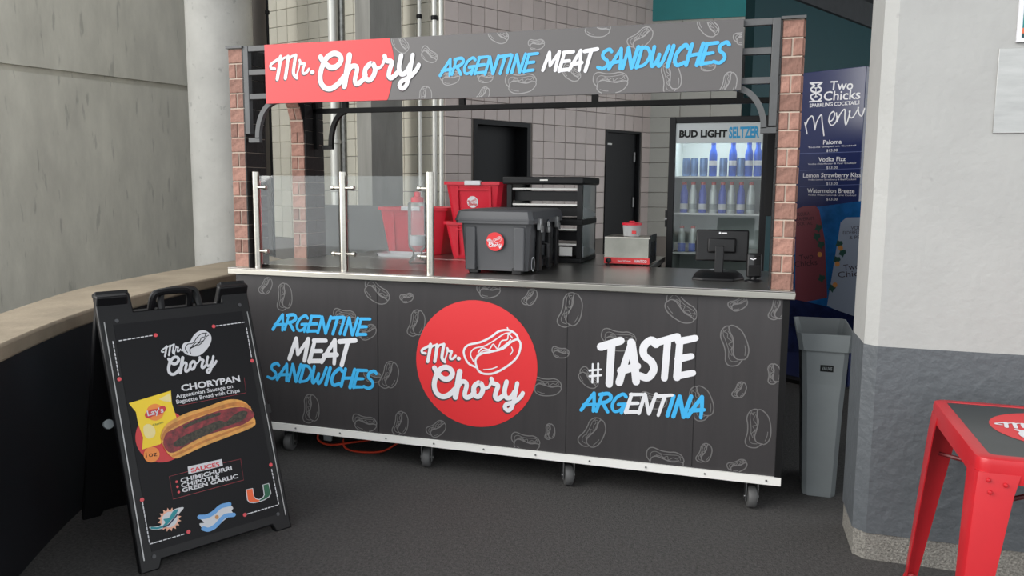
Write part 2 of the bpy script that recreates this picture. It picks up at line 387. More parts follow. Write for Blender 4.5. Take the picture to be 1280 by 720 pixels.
# parapet, curved, black inside with a concrete cap
zc = .94
inn = [(2.1, -4.4), (1.25, -3.3), (.55, -2.2), (.16, -1.576), (-.189, -.863), (-.459, -.023), (-.594, .823), (-.66, 1.7)]
out = [(1.45, -4.7), (.6, -3.6), (-.1, -1.75-.1), (-.494, -1.028), (-.886, -.185), (-1.081, .686), (-1.165, 1.277), (-1.24, 2.2)]
ci, co = smooth(inn, 6), smooth(out, 6)
def strip(a, b, z0, z1): return [[V3((*p, z0)), V3((*q, z0)), V3((*q, z1)), V3((*p, z1))] for p, q in zip(a, b)]
mb = MB(); mb.loft(strip(ci, co, 0, zc-.07)); o = mb.build('wall_parapet', M_black); struct(o, 'low curved parapet wall painted black')
def grow(a, b, k): return [(p[0]+(p[0]-q[0])*k, p[1]+(p[1]-q[1])*k) for p, q in zip(a, b)]
mb = MB(); mb.loft(strip(grow(ci, co, .03), grow(co, ci, .03), zc-.07, zc)); p_ = mb.build('coping', M_cap, o, bevel=.012)
# concrete column behind the parapet
c0 = at(279, 165, 6.85)
o = MB().cyl((c0.x, c0.y, 0), (c0.x, c0.y, 6.5), .268, 40).build('concrete_column', M_colm); struct(o, 'round pale concrete column behind the parapet')
# tiled walls meeting in a corner behind the cart
CO = V3((.304, 2.493, 0)); TM = .157
ha = R(30.4); FA = Frame(CO, (math.sin(ha), math.cos(ha), 0), (0, 0, 1))
wallA = MB().fbox(FA, 0, .315, 0, 6.5, -.3, 0).fbox(FA, .315, .985, 2.13, 6.5, -.3, 0).fbox(FA, .985, 2.03, 0, 6.5, -.3, 0).fbox(FA, 2.03, 2.575, 2.13, 6.5, -.3, 0).fbox(FA, 2.575, 2.735, 0, 6.5, -.3, 0).build('wall_back', M_grout)
struct(wallA, 'grey tiled wall with two dark doorways, pink reflection in its colour')
def tiles(Fr, mt, u0, u1, z0, z1, tw, parent, rz, skip=(), flip=False):
    n = 0; z = z0
    while z < z1-.01:
        u = u0
        while u < u1-.02:
            a, b = u, min(u+tw, u1)
            for s0, s1, zt in skip:
                if z+TM/2 < zt and a < s1 and b > s0:
                    if a < s0 and s0-a > .02: b = s0
                    elif b > s1 and b-s1 > .02: a = s1
                    else: a = b
            if b-a > .02:
                c = Fr.p((a+b)/2, z+TM/2, 0)
                piece('tile', mt, b-a-.0045, TM-.0045, .008, c, rz, parent, .003); n += 1
            u += tw
        z += TM
    return n
z0 = 2.131-TM*7
rzA = math.atan2(FA.U.y, FA.U.x)
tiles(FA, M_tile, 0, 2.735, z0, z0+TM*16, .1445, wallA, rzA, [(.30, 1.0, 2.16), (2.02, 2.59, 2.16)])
hb = R(-72.6); UB = -V3((math.sin(hb), math.cos(hb), 0)); BL = 2.45
FB = Frame(CO-UB*BL, UB, (0, 0, 1)); rzB = math.atan2(UB.y, UB.x)
wallB = MB().fbox(FB, 0, BL-.002, 0, 6.5, -.3, 0).build('wall_centre', M_grout); struct(wallB, 'white tiled wall behind the pipes, warm light in its colour')
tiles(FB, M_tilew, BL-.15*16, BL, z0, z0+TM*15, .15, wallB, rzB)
# the two dark doorways
def doorway(name, u0, u1, label, plate):
    dp = -.03 if plate else -.14; fw = .022 if plate else .04
    d = MB().fbox(FA, u0+fw, u1-fw, 0, 2.13-fw, -.22, dp).build(name, M_door); struct(d, label)
    MB().fbox(FA, u0, u0+fw, 0, 2.13, -.22, .012).fbox(FA, u1-fw, u1, 0, 2.13, -.22, .012).fbox(FA, u0+fw, u1-fw, 2.13-fw, 2.13, -.22, .012).build('door_frame', M_door, d)
    if plate:
        MB().fbox(FA, u0+.06, u0+.13, 1.985, 2.0, dp, dp+.005).build('name_plate', M_alu, d)
        for z in (.3, 1.35, 1.82): MB().fbox(FA, u1-.075, u1-.05, z, z+.1, dp, dp+.015).build('hinge', M_zinc, d)
        MB().cyl(FA.p(u0+.11, 1.02, dp), FA.p(u0+.11, 1.02, dp+.06), .012).cyl(FA.p(u0+.11, 1.02, dp+.055), FA.p(u0+.22, 1.02, dp+.055), .01).build('door_handle', M_zinc, d)
    return d
doorway('door_1', .315, .985, 'dark doorway in the tiled wall behind the red totes', False)
doorway('door_2', 2.03, 2.575, 'closed dark door beside the drinks fridge', True)
# pale block wall with a teal band, behind the fridge
FC = Frame((1.687, 4.852, 0), (1, 0.02, 0), (0, 0, 1))
wallC = MB().fbox(FC, 0, .93, 0, 3.28, -.3, 0).build('wall_far', M_grout); struct(wallC, 'pale grey block wall behind the drinks fridge')
tiles(FC, M_block, 0, .93, z0, 3.27, .31, wallC, 0.02)
o = MB().fbox(FC, -.3, .93, 3.28, 6.5, -.3, .02).build('wall_upper', M_teal); struct(o, 'teal painted band above the pale block wall')
# teal passage wall, shade put into its colour, with a grey beam on top
hd = R(27); Q = at(1040, 21, 10); FD = Frame((Q.x, Q.y, 0), (math.sin(hd), math.cos(hd), 0), (0, 0, 1))
o = MB().fbox(FD, -1.95, 4.5, 0, 3.72, -.3, 0).build('wall_passage', M_dteal); struct(o, 'teal wall down the side passage, shade in its colour')
o = MB().fbox(FD, -1.95, 4.5, 3.72, 4.02, -.35, .05).build('trim_1', M_ceil); struct(o, 'grey beam running above the teal passage wall')
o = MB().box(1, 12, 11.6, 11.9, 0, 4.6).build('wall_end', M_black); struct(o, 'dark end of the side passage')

# right: painted pier with chamfered corner
def pier(grow_, z0_, z1_, name, mt, parent=None, bevel=.004):
    g = grow_; pl = [(3.372, -.33-g), (8.5, -.33-g), (8.5, .02), (3.312-g, .02), (3.325-g, -.285)]
    F_ = Frame((0, 0, 0), (1, 0, 0), (0, 1, 0)); b = MB(); b.prism(F_, pl, z0_, z1_); return b.build(name, mt, parent, smoothed=False)
wallR = pier(0, .913, 6.5, 'wall_right', M_white); struct(wallR, 'white painted masonry pier with a grey dado')
pier(.002, .118, .913, 'grey_dado', M_greyp, wallR); pier(-.004, 0, .118, 'bare_base', M_agg, wallR)

# ================================================================ FOOD CART
ZT = 1.0812; W = 3.056
cart = thing('food_cart', 'long grey food cart with brick posts and a red and grey overhead sign', 'food cart', (1.52, .45, 0))
MB().box(0, W, 0, .93, ZT-.004, ZT).build('counter_surface', M_top, cart)
MB().box(-.002, W+.002, -.002, .932, ZT-.038, ZT-.005).build('counter_edge', M_steel, cart, bevel=.004)
body = MB().box(.04, W-.04, .055, .86, .165, ZT-.039).build('body', M_fblack, cart)
FP = Frame((0, .03, 0), (1, 0, 0), (0, 0, 1))
panel = MB().box(.03, 3.026, .03, .05, .19, ZT-.04).build('front_panel', M_panel, cart)
MB().box(3.006, 3.03, .022, .03, .19, ZT-.04).box(3.03, 3.036, .022, .2, .19, ZT-.04).build('corner_trim', M_fblack, cart)
strp = MB().box(.03, 3.036, .018, .03, .150, .19).build('kick_strip', M_alu, cart)
for i in range(11):
    x = .12+i*.285; MB().cyl((x, .018, .171), (x, .0145, .171), .005, 8).build('screw', M_zinc, strp)
for i in (0.0,):
    for x in (.925, 1.985, 2.62): MB().box(x, x+.0015, .0285, .03, .19, ZT-.04).build('panel_seam', M_fblack, panel)
# panel print
hotdogs(FP, [(355, 372, 38, 90), (470, 364, 42, -30), (520, 405, 38, 80), (458, 415, 30, 30), (486, 470, 40, 75), (712, 389, 50, 80), (850, 384, 50, -35), (917, 433, 56, 110),
             (946, 537, 54, 95), (740, 542, 46, 65), (682, 482, 42, 5), (772, 424, 48, 0), (700, 440, 24, 0), (735, 472, 32, -40), (876, 505, 48, 110), (924, 488, 24, 70), (830, 574, 50, 0),
             (880, 567, 28, 75), (921, 582, 26, 30), (967, 468, 28, 100), (656, 552, 40, 0), (687, 540, 22, 90), (922, 380, 26, 30), (972, 386, 34, 80), (388, 512, 40, 90),
             (455, 528, 36, 0), (500, 530, 34, 80), (662, 372, 26, 60), (545, 536, 30, 40), (430, 395, 34, 0), (465, 470, 26, 0), (332, 358, 26, 60), (610, 362, 34, 10), (508, 372, 20, 20), (816, 500, 36, 0)],
        (.04, 3.02, .195, ZT-.045), .0008, .0042, M_ln, panel)
def words(F, h, parent, rows, **kw):
    for word, L, Rr, ca, cb, runs in rows:
        k = dict(kw)
        if word == '#': k = dict(wd=.13, skew=.08)
        gs = [(MB(), a, b, m_) for a, b, m_ in runs]; brush(F, word, L, Rr, ca, cb, h, [g[:3] for g in gs], **k)
        for g in gs: tag(g[0].build('lettering', g[3], parent), ('blue' if g[3] is M_blue else 'white')+' brush lettering '+word[g[1]:g[2]])
words(FP, .0024, panel, [('ARGENTINE', (341, 411), (461, 420), 19, 21, [(0, 9, M_blue)]), ('MEAT', (361, 449), (440, 456), 26, 31, [(0, 4, M_pw)]), ('SANDWICHES', (334, 473), (470, 487), 20, 23, [(0, 10, M_blue)]),
    ('TASTE', (752, 480), (872, 468), 48, 44, [(0, 5, M_pw)]), ('#', (738, 477), (754, 476), 22, 22, [(0, 1, M_pw)]), ('ARGENTINA', (726, 512), (882, 522), 22, 26, [(0, 3, M_blue), (3, 6, M_pw), (6, 9, M_blue)])])
cc = FP.px(594.3, 455); rr = abs(FP.px(594, 376)[1]-FP.px(594, 534)[1])/2
badge(FP, cc, rr, panel, M_red, M_pw, M_sh)

# side panels with brick posts, front and rear, and an arched opening between them
def side(x0, x1, inner):
    ZP = 2.295; FY = Frame((0, 0, 0), (0, 1, 0), (0, 0, 1))       # u=Y, v=Z, normal +X
    ZS, RY = 1.87, .27
    arch = [(.22, ZS)]+[(.43-.21*math.cos(a), ZS+RY*math.sin(a)) for a in [math.pi*i/10 for i in range(1, 10)]]+[(.64, ZS)]
    outl = [(.04, ZT), (.22, ZT)]+arch+[(.64, ZT), (.86, ZT), (.86, ZP), (.04, ZP)]
    sp = MB(); sp.prism(FY, outl, x0+.004, x1-.004); sp = sp.build('side_post', M_mortar, cart, smoothed=False)
    ch = .0778; nz = int((ZP-ZT)/ch); ch = (ZP-ZT)/nz; wd = x1-x0
    for i in range(nz):
        zc_ = ZT+ch*(i+.5)
        for yy in (.04, .64):
            if yy > .1 and zc_ > ZS: continue
            cells = [(x0, x1)] if i % 2 == 0 else [(x0, x0+wd*.5), (x0+wd*.5, x1)]
            for a, b in cells: piece('brick', M_brick, b-a-.007, ch-.007, .009, ((a+b)/2, yy+.003, zc_), 0, sp, .003)
        outer = x0+.004 if inner > x0+.05 else x1-.004
        for (ya, yb) in ((.04, .22), (.64, .86)):      # outward faces
            cells = [(ya, yb)] if i % 2 else [(ya, (ya+yb)/2), ((ya+yb)/2, yb)]
            for c_, d_ in cells: piece('brick', M_brick, d_-c_-.007, ch-.007, .009, (outer, (c_+d_)/2, zc_), R(-90) if inner > x0+.05 else R(90), sp, .003)
        # faces towards the counter, painted black
        for (ya, yb) in ((.03, .22), (.64, .86)):
            cells = [(ya, yb)] if i % 2 else [(ya, (ya+yb)/2), ((ya+yb)/2, yb)]
            for a, b in cells: piece('black_brick', M_dbrick, b-a-.002, ch-.003, .008, (inner, (a+b)/2, zc_), R(90) if inner > x0+.05 else R(-90), sp, .001)
    for k in range(5):   # bricks lining the curve of the arch
        a0 = math.pi*(1-.0)-math.pi*k/10-.157; yy = .43-.21*math.cos(a0); zz = ZS+RY*math.sin(a0)
        p0 = V3((0, .43-.21*math.cos(a0+.13), ZS+RY*math.sin(a0+.13))); p1 = V3((0, .43-.21*math.cos(a0-.13), ZS+RY*math.sin(a0-.13))); d = (p1-p0).normalized()
        cells = [(x0, x1)] if k % 2 == 0 else [(x0, x0+wd*.5), (x0+wd*.5, x1)]
        for a, b in cells: piece('brick', M_brick, b-a-.007, .072, .009, ((a+b)/2, yy, zz), 0, sp, .003, rx=math.atan2(-d.y, d.z))
    up = MB().prism(FY, arch+[(.64, ZP), (.22, ZP)], (inner if inner > x0+.05 else inner-.006), (inner+.006 if inner > x0+.05 else inner)).build('upper_panel', M_fblack, sp)
    MB().box(x0-.004, x1+.004, .02, .87, ZP, ZP+.012).build('post_cap', M_frame, sp)
side(.025, .122, .118); side(2.944, 3.041, 2.948)

# steel frame under and behind the sign
fr = MB()
for x0, x1 in ((.126, .158), (2.905, 2.94)): fr.box(x0, x1, .03, .062, 1.83, 2.305)
for z in (2.275, 2.148, 2.018): fr.box(.158, 2.905, .032, .060, z, z+.03)
fr = fr.build('sign_frame', M_frame, cart, bevel=.002)
rf = MB().box(.126, 2.94, .735, .765, 2.003, 2.034).box(.126, 2.94, .735, .765, 2.26, 2.29)
for x in (.352, 1.142, 1.953, 2.75): rf.box(x-.018, x+.018, .736, .764, 2.004, 2.26)
rf.box(2.90, 2.94, .735, .765, 1.4, 2.29).box(.126, .15, .735, .765, 1.78, 2.29)
rf = rf.build('rear_frame', M_fblack, cart, bevel=.002)
cr = MB()
for z in (2.26, 2.13): cr.box(2.90, 2.93, .062, .735, z, z+.028)
cr.build('cross_bar', M_fblack, cart)
def bracket(x, s, y, mt, zlo, dx, dz, nm='corner_bracket'):
    """quarter-arc brace: foot on the post, rising to the beam; s = +1 opens to the right"""
    pts = [V3((x+s*dx*(1-math.cos(t)), y, zlo+dz*math.sin(t))) for t in [math.pi/2*i/10 for i in range(11)]]
    b = MB(); rings = []
    for i, p in enumerate(pts):
        t = (pts[min(i+1, 10)]-pts[max(i-1, 0)]).normalized(); n = V3((-t.z, 0, t.x))
        rings.append([p+n*.013+V3((0, -.014, 0)), p+n*.013+V3((0, .014, 0)), p-n*.013+V3((0, .014, 0)), p-n*.013+V3((0, -.014, 0))])
    b.loft(rings); f0 = x-s*.055
    b.box(min(f0, x+s*.014), max(f0, x+s*.014), y-.014, y+.014, zlo-.022, zlo+.004)
    return b.build(nm, mt, cart)
bracket(.200, 1, .046, M_frame, 1.805, .13, .2); bracket(2.885, -1, .046, M_frame, 1.82, .14, .185)
bracket(.245, 1, .75, M_fblack, 1.80, .11, .21)

# overhead sign
FS = Frame((0, .010, 0), (1, 0, 0), (0, 0, 1)); SX0, SX1, SZ0, SZ1 = .281, 2.780, 1.990, 2.302
sign = MB().box(SX0, SX1, .010, .030, SZ0, SZ1).build('overhead_sign', M_sgn, cart)
hotdogs(FS, [(500, 52, 34, -50), (536, 68, 28, -30), (622, 42, 34, -30), (670, 55, 24, 5), (650, 103, 46, 5), (530, 124, 34, 80), (603, 120, 26, 60), (714, 90, 30, -35), (745, 34, 40, -8),
             (800, 48, 38, 40), (762, 102, 50, 5), (838, 98, 44, 105), (885, 30, 38, -50), (910, 106, 34, 80), (930, 46, 30, 20), (562, 97, 30, 10), (606, 96, 24, 0), (884, 82, 22, 0)],
        (SX0+.003, SX1-.003, SZ0+.003, SZ1-.003), .0008, .0036, M_ln2, sign)
arc = smooth([(487.5, 49.5), (491.5, 65), (492.5, 82), (489.5, 106), (484, 127.5)], 5)
pr = FS.pxs(arc); pr[0] = (pr[0][0], SZ1); pr[-1] = (pr[-1][0], SZ0)
b = MB(); b.poly(FS, [(SX0, SZ0), (SX0, SZ1)]+pr, .0016); redp = b.build('red_field', M_red, sign)
def zs(p): return FS.px(320+p[0]/5.818, 50+p[1]/5.818)
kz = abs(zs((0, 0))[1]-zs((0, 100))[1])/100
b = MB(); strokes(b, FS, MR, zs, kz*.88, .0024, (-4*kz, -6*kz), 2); strokes(b, FS, CHORY, zs, kz*1.06, .0024, (-4*kz, -6*kz), 3); b.build('script_shadow', M_sh, sign)
b = MB(); strokes(b, FS, MR, zs, kz*.88, .0034); strokes(b, FS, CHORY, zs, kz*1.06, .0034); tag(b.build('script_lettering', M_pw, sign), 'white script words Mr. Chory')
words(FS, .0028, sign, [('ARGENTINE', (550, 94), (670, 89.5), 19.5, 22, [(0, 9, M_blue)]), ('MEAT', (678, 88.5), (742, 87.5), 22, 26, [(0, 4, M_pw)]), ('SANDWICHES', (746, 87), (910, 79), 24, 26, [(0, 10, M_blue)])])

# glass guard on the counter: three steel posts, clamps, two panes
GX = [(.152, .072), (.712, .062), (1.222, .07)]
for i, (x, y) in enumerate(GX):
    po = MB().cyl((x, y, ZT), (x, y, 1.622), .0205, 18).build('guard_post', M_steel, cart)
    for z in (1.535, 1.175):
        for s in ((1,), (-1, 1), (-1,))[i]:
            MB().cyl((x+s*.014, y+.0, z), (x+s*.055, y, z), .0085, 10).lathe([(.0085, 0), (.014, .003), (.014, .018), (.011, .021)], (x+s*.05, y, z), (s, 0, 0), 12).build('clamp', M_steel, po)
for (xa, ya), (xb, yb) in ((GX[0], GX[1]), (GX[1], GX[2])):
    MB().hexa([(xa+.03, ya-.004, ZT+.02), (xb-.03, yb-.004, ZT+.02), (xb-.03, yb+.004, ZT+.02), (xa+.03, ya+.004, ZT+.02),
               (xa+.03, ya-.004, 1.60), (xb-.03, yb-.004, 1.60), (xb-.03, yb+.004, 1.60), (xa+.03, ya+.004, 1.60)]).build('guard_pane', M_glass, cart)

# casters
for x, y, rz in ((1.175, .12, .25), (1.985, .10, .45), (2.905, .10, .2), (.3, .12, .1), (.3, .78, 0), (1.2, .78, .3), (2.0, .78, 0), (2.9, .78, 0)):
    rt = Matrix.Rotation(rz, 3, 'Z'); ax = rt @ V3((1, 0, 0)); fw = rt @ V3((0, 1, 0)); c = V3((x, y, 0))
    f = MB().cyl((x, y, .15), (x, y, .166), .045, 16)
    for s in (-1, 1):
        q = c+ax*(.028*s); f.hexa([q+ax*a+fw*b_+V3((0, 0, z)) for z in (.035, .15) for a, b_ in ((-.003, -.018), (.003, -.018), (.003, .022), (-.003, .022))])
    f.cyl(c+ax*-.036+V3((0, 0, .055)), c+ax*.036+V3((0, 0, .055)), .008, 10)
    k = f.build('caster', M_zinc, cart)
    MB().lathe([(.03, -.021), (.05, -.020), (.055, -.012), (.055, .012), (.05, .020), (.03, .021)], c+V3((0, 0, .055)), ax, 24).build('wheel', M_wheel, k)

# cords and plug box hanging under the cart
def cord(name, px, label, r=.006, yy=.16):
    pts = []
    for x, y in px: p = on_y(x, y, yy); pts.append((p.x, yy, max(p.z, r)))
    o = MB(); o.tube(smooth(pts, 6), r, 7); return tag(o.build(name, M_cord), label, 'cord')
cord('extension_cord', [(398, 540), (398, 550), (412, 556), (440, 553), (480, 548), (505, 552)], 'orange cord looping from the plug box under the cart', yy=.16)
cord('extension_cord', [(428, 548), (432, 560), (450, 567), (478, 564), (500, 552)], 'orange cord hanging lowest under the cart', yy=.2)
p = on_y(412, 546, .19); pb = thing('plug_box', 'small grey plug box hanging under the cart left end', 'plug', (p.x, .19, p.z-.02))
MB().box(p.x-.03, p.x+.02, .17, .21, p.z-.02, p.z+.025).build('housing', M_grey, pb, bevel=.004); MB().box(p.x+.025, p.x+.085, .175, .205, p.z-.015, p.z+.015).build('plug', M_plast, pb, bevel=.004)

# ================================================================ BACK TABLE and what stands on it
bt = thing('back_table', 'dark work table standing behind the cart counter', 'table', (1.25, 1.3, 0))
MB().box(.2, 2.262, .945, 1.72, 1.045, ZT).build('table_top', M_top, bt, bevel=.003)
for x in (.24, 2.22):
    for y in (.99, 1.67): MB().box(x-.02, x+.02, y-.02, y+.02, 0, 1.045).build('leg', M_fblack, bt)
MB().box(.24, 2.22, .98, 1.68, .3, .32).build('lower_shelf', M_fblack, bt)

def rrect(x0, x1, y0, y1, z, r=.02): return [V3(q) for q in ((x0, y0+r, z), (x0+r, y0, z), (x1-r, y0, z), (x1, y0+r, z), (x1, y1-r, z), (x1-r, y1, z), (x0+r, y1, z), (x0, y1-r, z))]
def rtub(name, mt, parent, c, z0_, w0, d0, w1, d1, hh, rim=.02, t=.006):
    """tapered tub, open at the top, with a rolled rim"""
    def ring(w_, d_, z): return [V3((c[0]+a*w_/2, c[1]+b_*d_/2, z)) for a, b_ in ((-1, -.86), (-.86, -1), (.86, -1), (1, -.86), (1, .86), (.86, 1), (-.86, 1), (-1, .86))]
    b = MB(); b.loft([ring(w0*.97, d0*.97, z0_), ring(w0, d0, z0_+.008), ring(w1, d1, z0_+hh-rim), ring(w1+.03, d1+.03, z0_+hh-rim), ring(w1+.03, d1+.03, z0_+hh), ring(w1-.002, d1-.002, z0_+hh), ring(w0-.02, d0-.02, z0_+.014)])
    return b.build(name, mt, parent)
def red_tote(x0, x1, yf, z0_, hh, label, sticker, yb=.34, grp='red storage totes'):
    w1 = x1-x0; c = ((x0+x1)/2, yf+yb/2); t = thing('storage_tote', label, 'tote', (c[0], c[1], z0_), grp)
    w0 = w1*.80; d0 = yb*.84
    sh = rtub('tub', M_rtote, t, c, z0_, w0, d0, w1, yb, hh)
    Fr = Frame((c[0], yf+(yb-d0)/2, z0_), (1, 0, 0), (0, (d0-yb)/2, hh-.02))
    for s in (-1, 1): MB().fbox(Fr, s*w0*.36-.008, s*w0*.36+.008, .02, hh-.03, -.002, .009).build('rib', M_rtote, t)
    MB().fbox(Fr, -w0*.36, w0*.36, hh-.055, hh-.043, -.002, .010).build('rib', M_rtote, t)
    MB().box(c[0]-w1*.14, c[0]+w1*.14, yf-.026, yf+.003, z0_+hh-.022, z0_+hh+.006).build('handle_clip', M_pw, t, bevel=.003)
    if sticker:
        badge(Frame(Fr.p(0, 0, .001), Fr.U, Fr.V), (-.01, hh*.55), .038, t, M_pw, M_red, None, .0008, name='round_sticker')
    return t
a, b_ = on_y(556, 225, 1.06), on_y(627, 225, 1.06)
zt2 = on_y(600, 278, 1.06).z
red_tote(a.x, b_.x, 1.06, ZT, .24, 'lower red tote of the stack beside the glass guard', False)
red_tote(a.x+.004, b_.x+.004, 1.062, ZT+.21, on_y(590, 227, 1.06).z-ZT-.21, 'upper red tote of the stack with a round white sticker', True)
a, b_ = on_y(474, 259, 1.2), on_y(556, 259, 1.2)
red_tote(a.x, b_.x, 1.2, ZT, on_y(500, 259, 1.2).z-ZT, 'single red tote seen through the glass guard', False)

# white cup and tray seen through the glass
p = on_z(391, 318, ZT); o = MB().lathe([(.026, 0), (.03, .003), (.033, .055), (.030, .055), (.026, .006)], (p.x, min(p.y, .9), ZT), n=18).build('paper_cup', M_pw); tag(o, 'small white cup behind the left glass pane', 'cup')
p = on_y(497, 316, 1.05); o = MB().loft([rrect(p.x-.12, p.x+.16, .99, 1.16, ZT, .015), rrect(p.x-.13, p.x+.17, .98, 1.17, ZT+.022, .015), rrect(p.x-.125, p.x+.165, .985, 1.165, ZT+.022, .015), rrect(p.x-.115, p.x+.155, .995, 1.155, ZT+.004, .015)]).build('shallow_tray', M_pw); tag(o, 'shallow white tray in front of the single red tote', 'tray')

# clear drink dispenser with a red lid, behind the glass
p = on_y(522, 300, .62); dp = thing('drink_dispenser', 'clear plastic drink dispenser with red lid behind the glass guard', 'dispenser', (p.x, .62, ZT))
MB().lathe([(.055, .0), (.058, .01), (.03, .05), (.03, .075), (.054, .10), (.058, .13), (.058, .36), (.054, .37)], (p.x, .62, ZT)).build('jar', M_clear, dp)
MB().lathe([(.038, .37), (.038, .40), (.02, .405), (.02, .43), (.012, .435)], (p.x, .62, ZT)).build('lid', M_rtote, dp)
MB().lathe([(.048, .112), (.05, .125), (.05, .17)], (p.x, .62, ZT)).build('contents', M_pw, dp)

# big charcoal storage box
tb = thing('storage_box', 'large charcoal lidded storage box with a red round sticker on the counter', 'storage box', (1.53, .5, ZT))
X0, X1, Y0, Y1 = 1.33, 1.735, .215, .84
bx = MB().loft([rrect(X0+.025, X1-.025, Y0+.02, Y1-.02, ZT+.018), rrect(X0+.008, X1-.008, Y0+.006, Y1-.006, ZT+.24), rrect(X0+.008, X1-.008, Y0+.006, Y1-.006, ZT+.272)]).build('tub', M_tote, tb)
MB().loft([rrect(X0-.018, X1+.012, Y0-.02, Y1+.02, ZT+.272), rrect(X0-.018, X1+.012, Y0-.02, Y1+.02, ZT+.30), rrect(X0-.008, X1+.004, Y0-.01, Y1+.01, ZT+.335), rrect(X0+.01, X1-.012, Y0+.01, Y1-.01, ZT+.345)]).loft([rrect(X0-.022, X1+.016, Y0-.024, Y1+.024, ZT+.287), rrect(X0-.022, X1+.016, Y0-.024, Y1+.024, ZT+.297)]).build('lid', M_tote, tb)
for x in (X0+.035, X1-.095):
    MB().box(x, x+.06, Y0-.004, Y0+.03, ZT+.02, ZT+.255).build('corner_rib', M_tote, tb, bevel=.006)
for x in (X0+.05, X1-.11):
    for y in (Y0+.015, Y1-.07): MB().box(x, x+.055, y, y+.05, ZT, ZT+.035).build('foot', M_plast, tb, bevel=.005)
FT = Frame((X0, Y0+.006, ZT), (1, 0, 0), (0, -.012, .24)); sc = FT.px(619, 302)
badge(FT, sc, .05, tb, M_red, M_pw, None, .003, name='round_sticker')
for y in (Y0+.13, Y0+.33, Y0+.5):
    MB().box(X1-.008, X1+.012, y, y+.06, ZT+.01, ZT+.265).build('corner_rib', M_plast, tb, bevel=.004)
for y in (Y0+.09, Y0+.46):
    l = MB().box(X1+.006, X1+.03, y, y+.045, ZT+.235, ZT+.30).build('latch', M_zinc, tb, bevel=.004); MB().box(X1+.028, X1+.036, y+.008, y+.037, ZT+.225, ZT+.26).build('latch_tongue', M_zinc, l)
pl = MB().box(X1+.012, X1+.03, Y0+.26, Y0+.30, ZT+.215, ZT+.25).build('padlock', M_zinc, tb, bevel=.004)
MB().tube([(X1+.02, Y0+.265, ZT+.25), (X1+.02, Y0+.265, ZT+.275), (X1+.02, Y0+.28, ZT+.285), (X1+.02, Y0+.295, ZT+.275), (X1+.02, Y0+.295, ZT+.25)], .004).build('shackle', M_zinc, pl)
hd_ = MB().tube([(X1, Y0+.23, ZT+.16), (X1+.03, Y0+.23, ZT+.155), (X1+.03, Y0+.23, ZT+.085), (X1, Y0+.23, ZT+.08)], .012).build('side_handle', M_plast, tb)
Fq = Frame((X1-.008, Y0, ZT), (0, 1, 0), (0, 0, 1))
b = MB(); b.ribbon(Fq, [(.07+.028*math.cos(t*.4), .055+.036*math.sin(t*.4)) for t in range(16)], .008, .0015, closed=True); b.build('oval_mark', M_pw, tb)

# stacked black drawer organiser
dr = thing('drawer_organizer', 'black two-tier drawer organiser with clear side panels behind the storage box', 'organizer', (1.6, 1.2, ZT))
DX0, DX1, DY0, DY1 = 1.345, 1.838, .985, 1.42
MB().box(DX0-.02, DX1+.012, DY0-.02, DY1+.02, 1.565, 1.612).build('lid', M_plast, dr, bevel=.01)
MB().box((DX0+DX1)/2-.02, (DX0+DX1)/2+.03, DY0-.022, DY0-.019, 1.587, 1.596).build('lid_mark', M_alu, dr)
MB().box(DX0, DX1, DY0, DY1, ZT, ZT+.03).build('base', M_plast, dr, bevel=.006); MB().box(DX0, DX1, DY0, DY1, 1.315, 1.352).build('middle_deck', M_plast, dr, bevel=.004)
for zlo, zhi in ((ZT+.03, 1.315), (1.352, 1.565)):
    for x in (DX0+.005, DX1-.035):
        for y in (DY0+.005, DY1-.035): MB().box(x, x+.03, y, y+.03, zlo, zhi).build('corner_post', M_plast, dr)
    MB().box(DX1-.010, DX1-.004, DY0+.035, DY1-.035, zlo, zhi).build('side_panel', glass('grey_acrylic', (.45, .5, .5), .25), dr)
    MB().box(DX0+.004, DX0+.010, DY0+.035, DY1-.035, zlo, zhi).build('side_panel', glass('grey_acrylic'), dr)
    hh = zhi-zlo
    for k, (za, zb) in enumerate(((.08, .44), (.52, .9))):
        d_ = MB().box(DX0+.04, DX1-.04, DY0+.06, DY1-.06, zlo+hh*za, zlo+hh*zb-.02).build('drawer', M_plast, dr)
        MB().box(DX0+.038, DX1-.036, DY0+.012, DY0+.03, zlo+hh*zb-.012, zlo+hh*zb).build('drawer_rail', M_alu, d_, bevel=.003)
    MB().prism(Frame((DX1-.003, 0, 0), (0, 1, 0), (0, 0, 1)), [(DY0+.04, zlo+.01), (DY1-.04, zlo+.01), (DY1-.04, zlo+.03), (DY0+.04, zlo+.075)], 0, .004).build('wedge', M_grey, dr)
MB().box(DX1-.14, DX1-.06, DY0-.006, DY0-.002, ZT+.045, ZT+.10).build('paper_label', M_alu, dr)

# food warmer with a deli container on top
fw_ = thing('food_warmer', 'small steel food warmer with a red control strip', 'food warmer', (2.125, 1.12, ZT))
WX0, WX1, WY0, WY1, WZ = 1.982, 2.258, .965, 1.24, 1.252
MB().box(WX0, WX1, WY0+.01, WY1, WZ-.008, WZ).box(WX0, WX1, WY0+.01, WY1, ZT+.012, ZT+.045).box(WX0, WX1, WY1-.01, WY1, ZT+.045, WZ-.008).build('casing', M_steel, fw_)
MB().box(WX0, WX0+.01, WY0+.012, WY1, ZT+.045, WZ-.008).build('side_panel', M_steel, fw_)
sp = MB().box(WX1-.006, WX1+.002, WY0+.012, WY1+.01, ZT+.012, WZ+.012).build('side_panel', M_plast, fw_)
for y in range(6): MB().box(WX1+.002, WX1+.004, WY0+.05+y*.03, WY0+.062+y*.03, ZT+.05, WZ-.03).build('vent_slot', M_fblack, sp)
FW = Frame((0, WY0, 0), (1, 0, 0), (0, 0, 1))
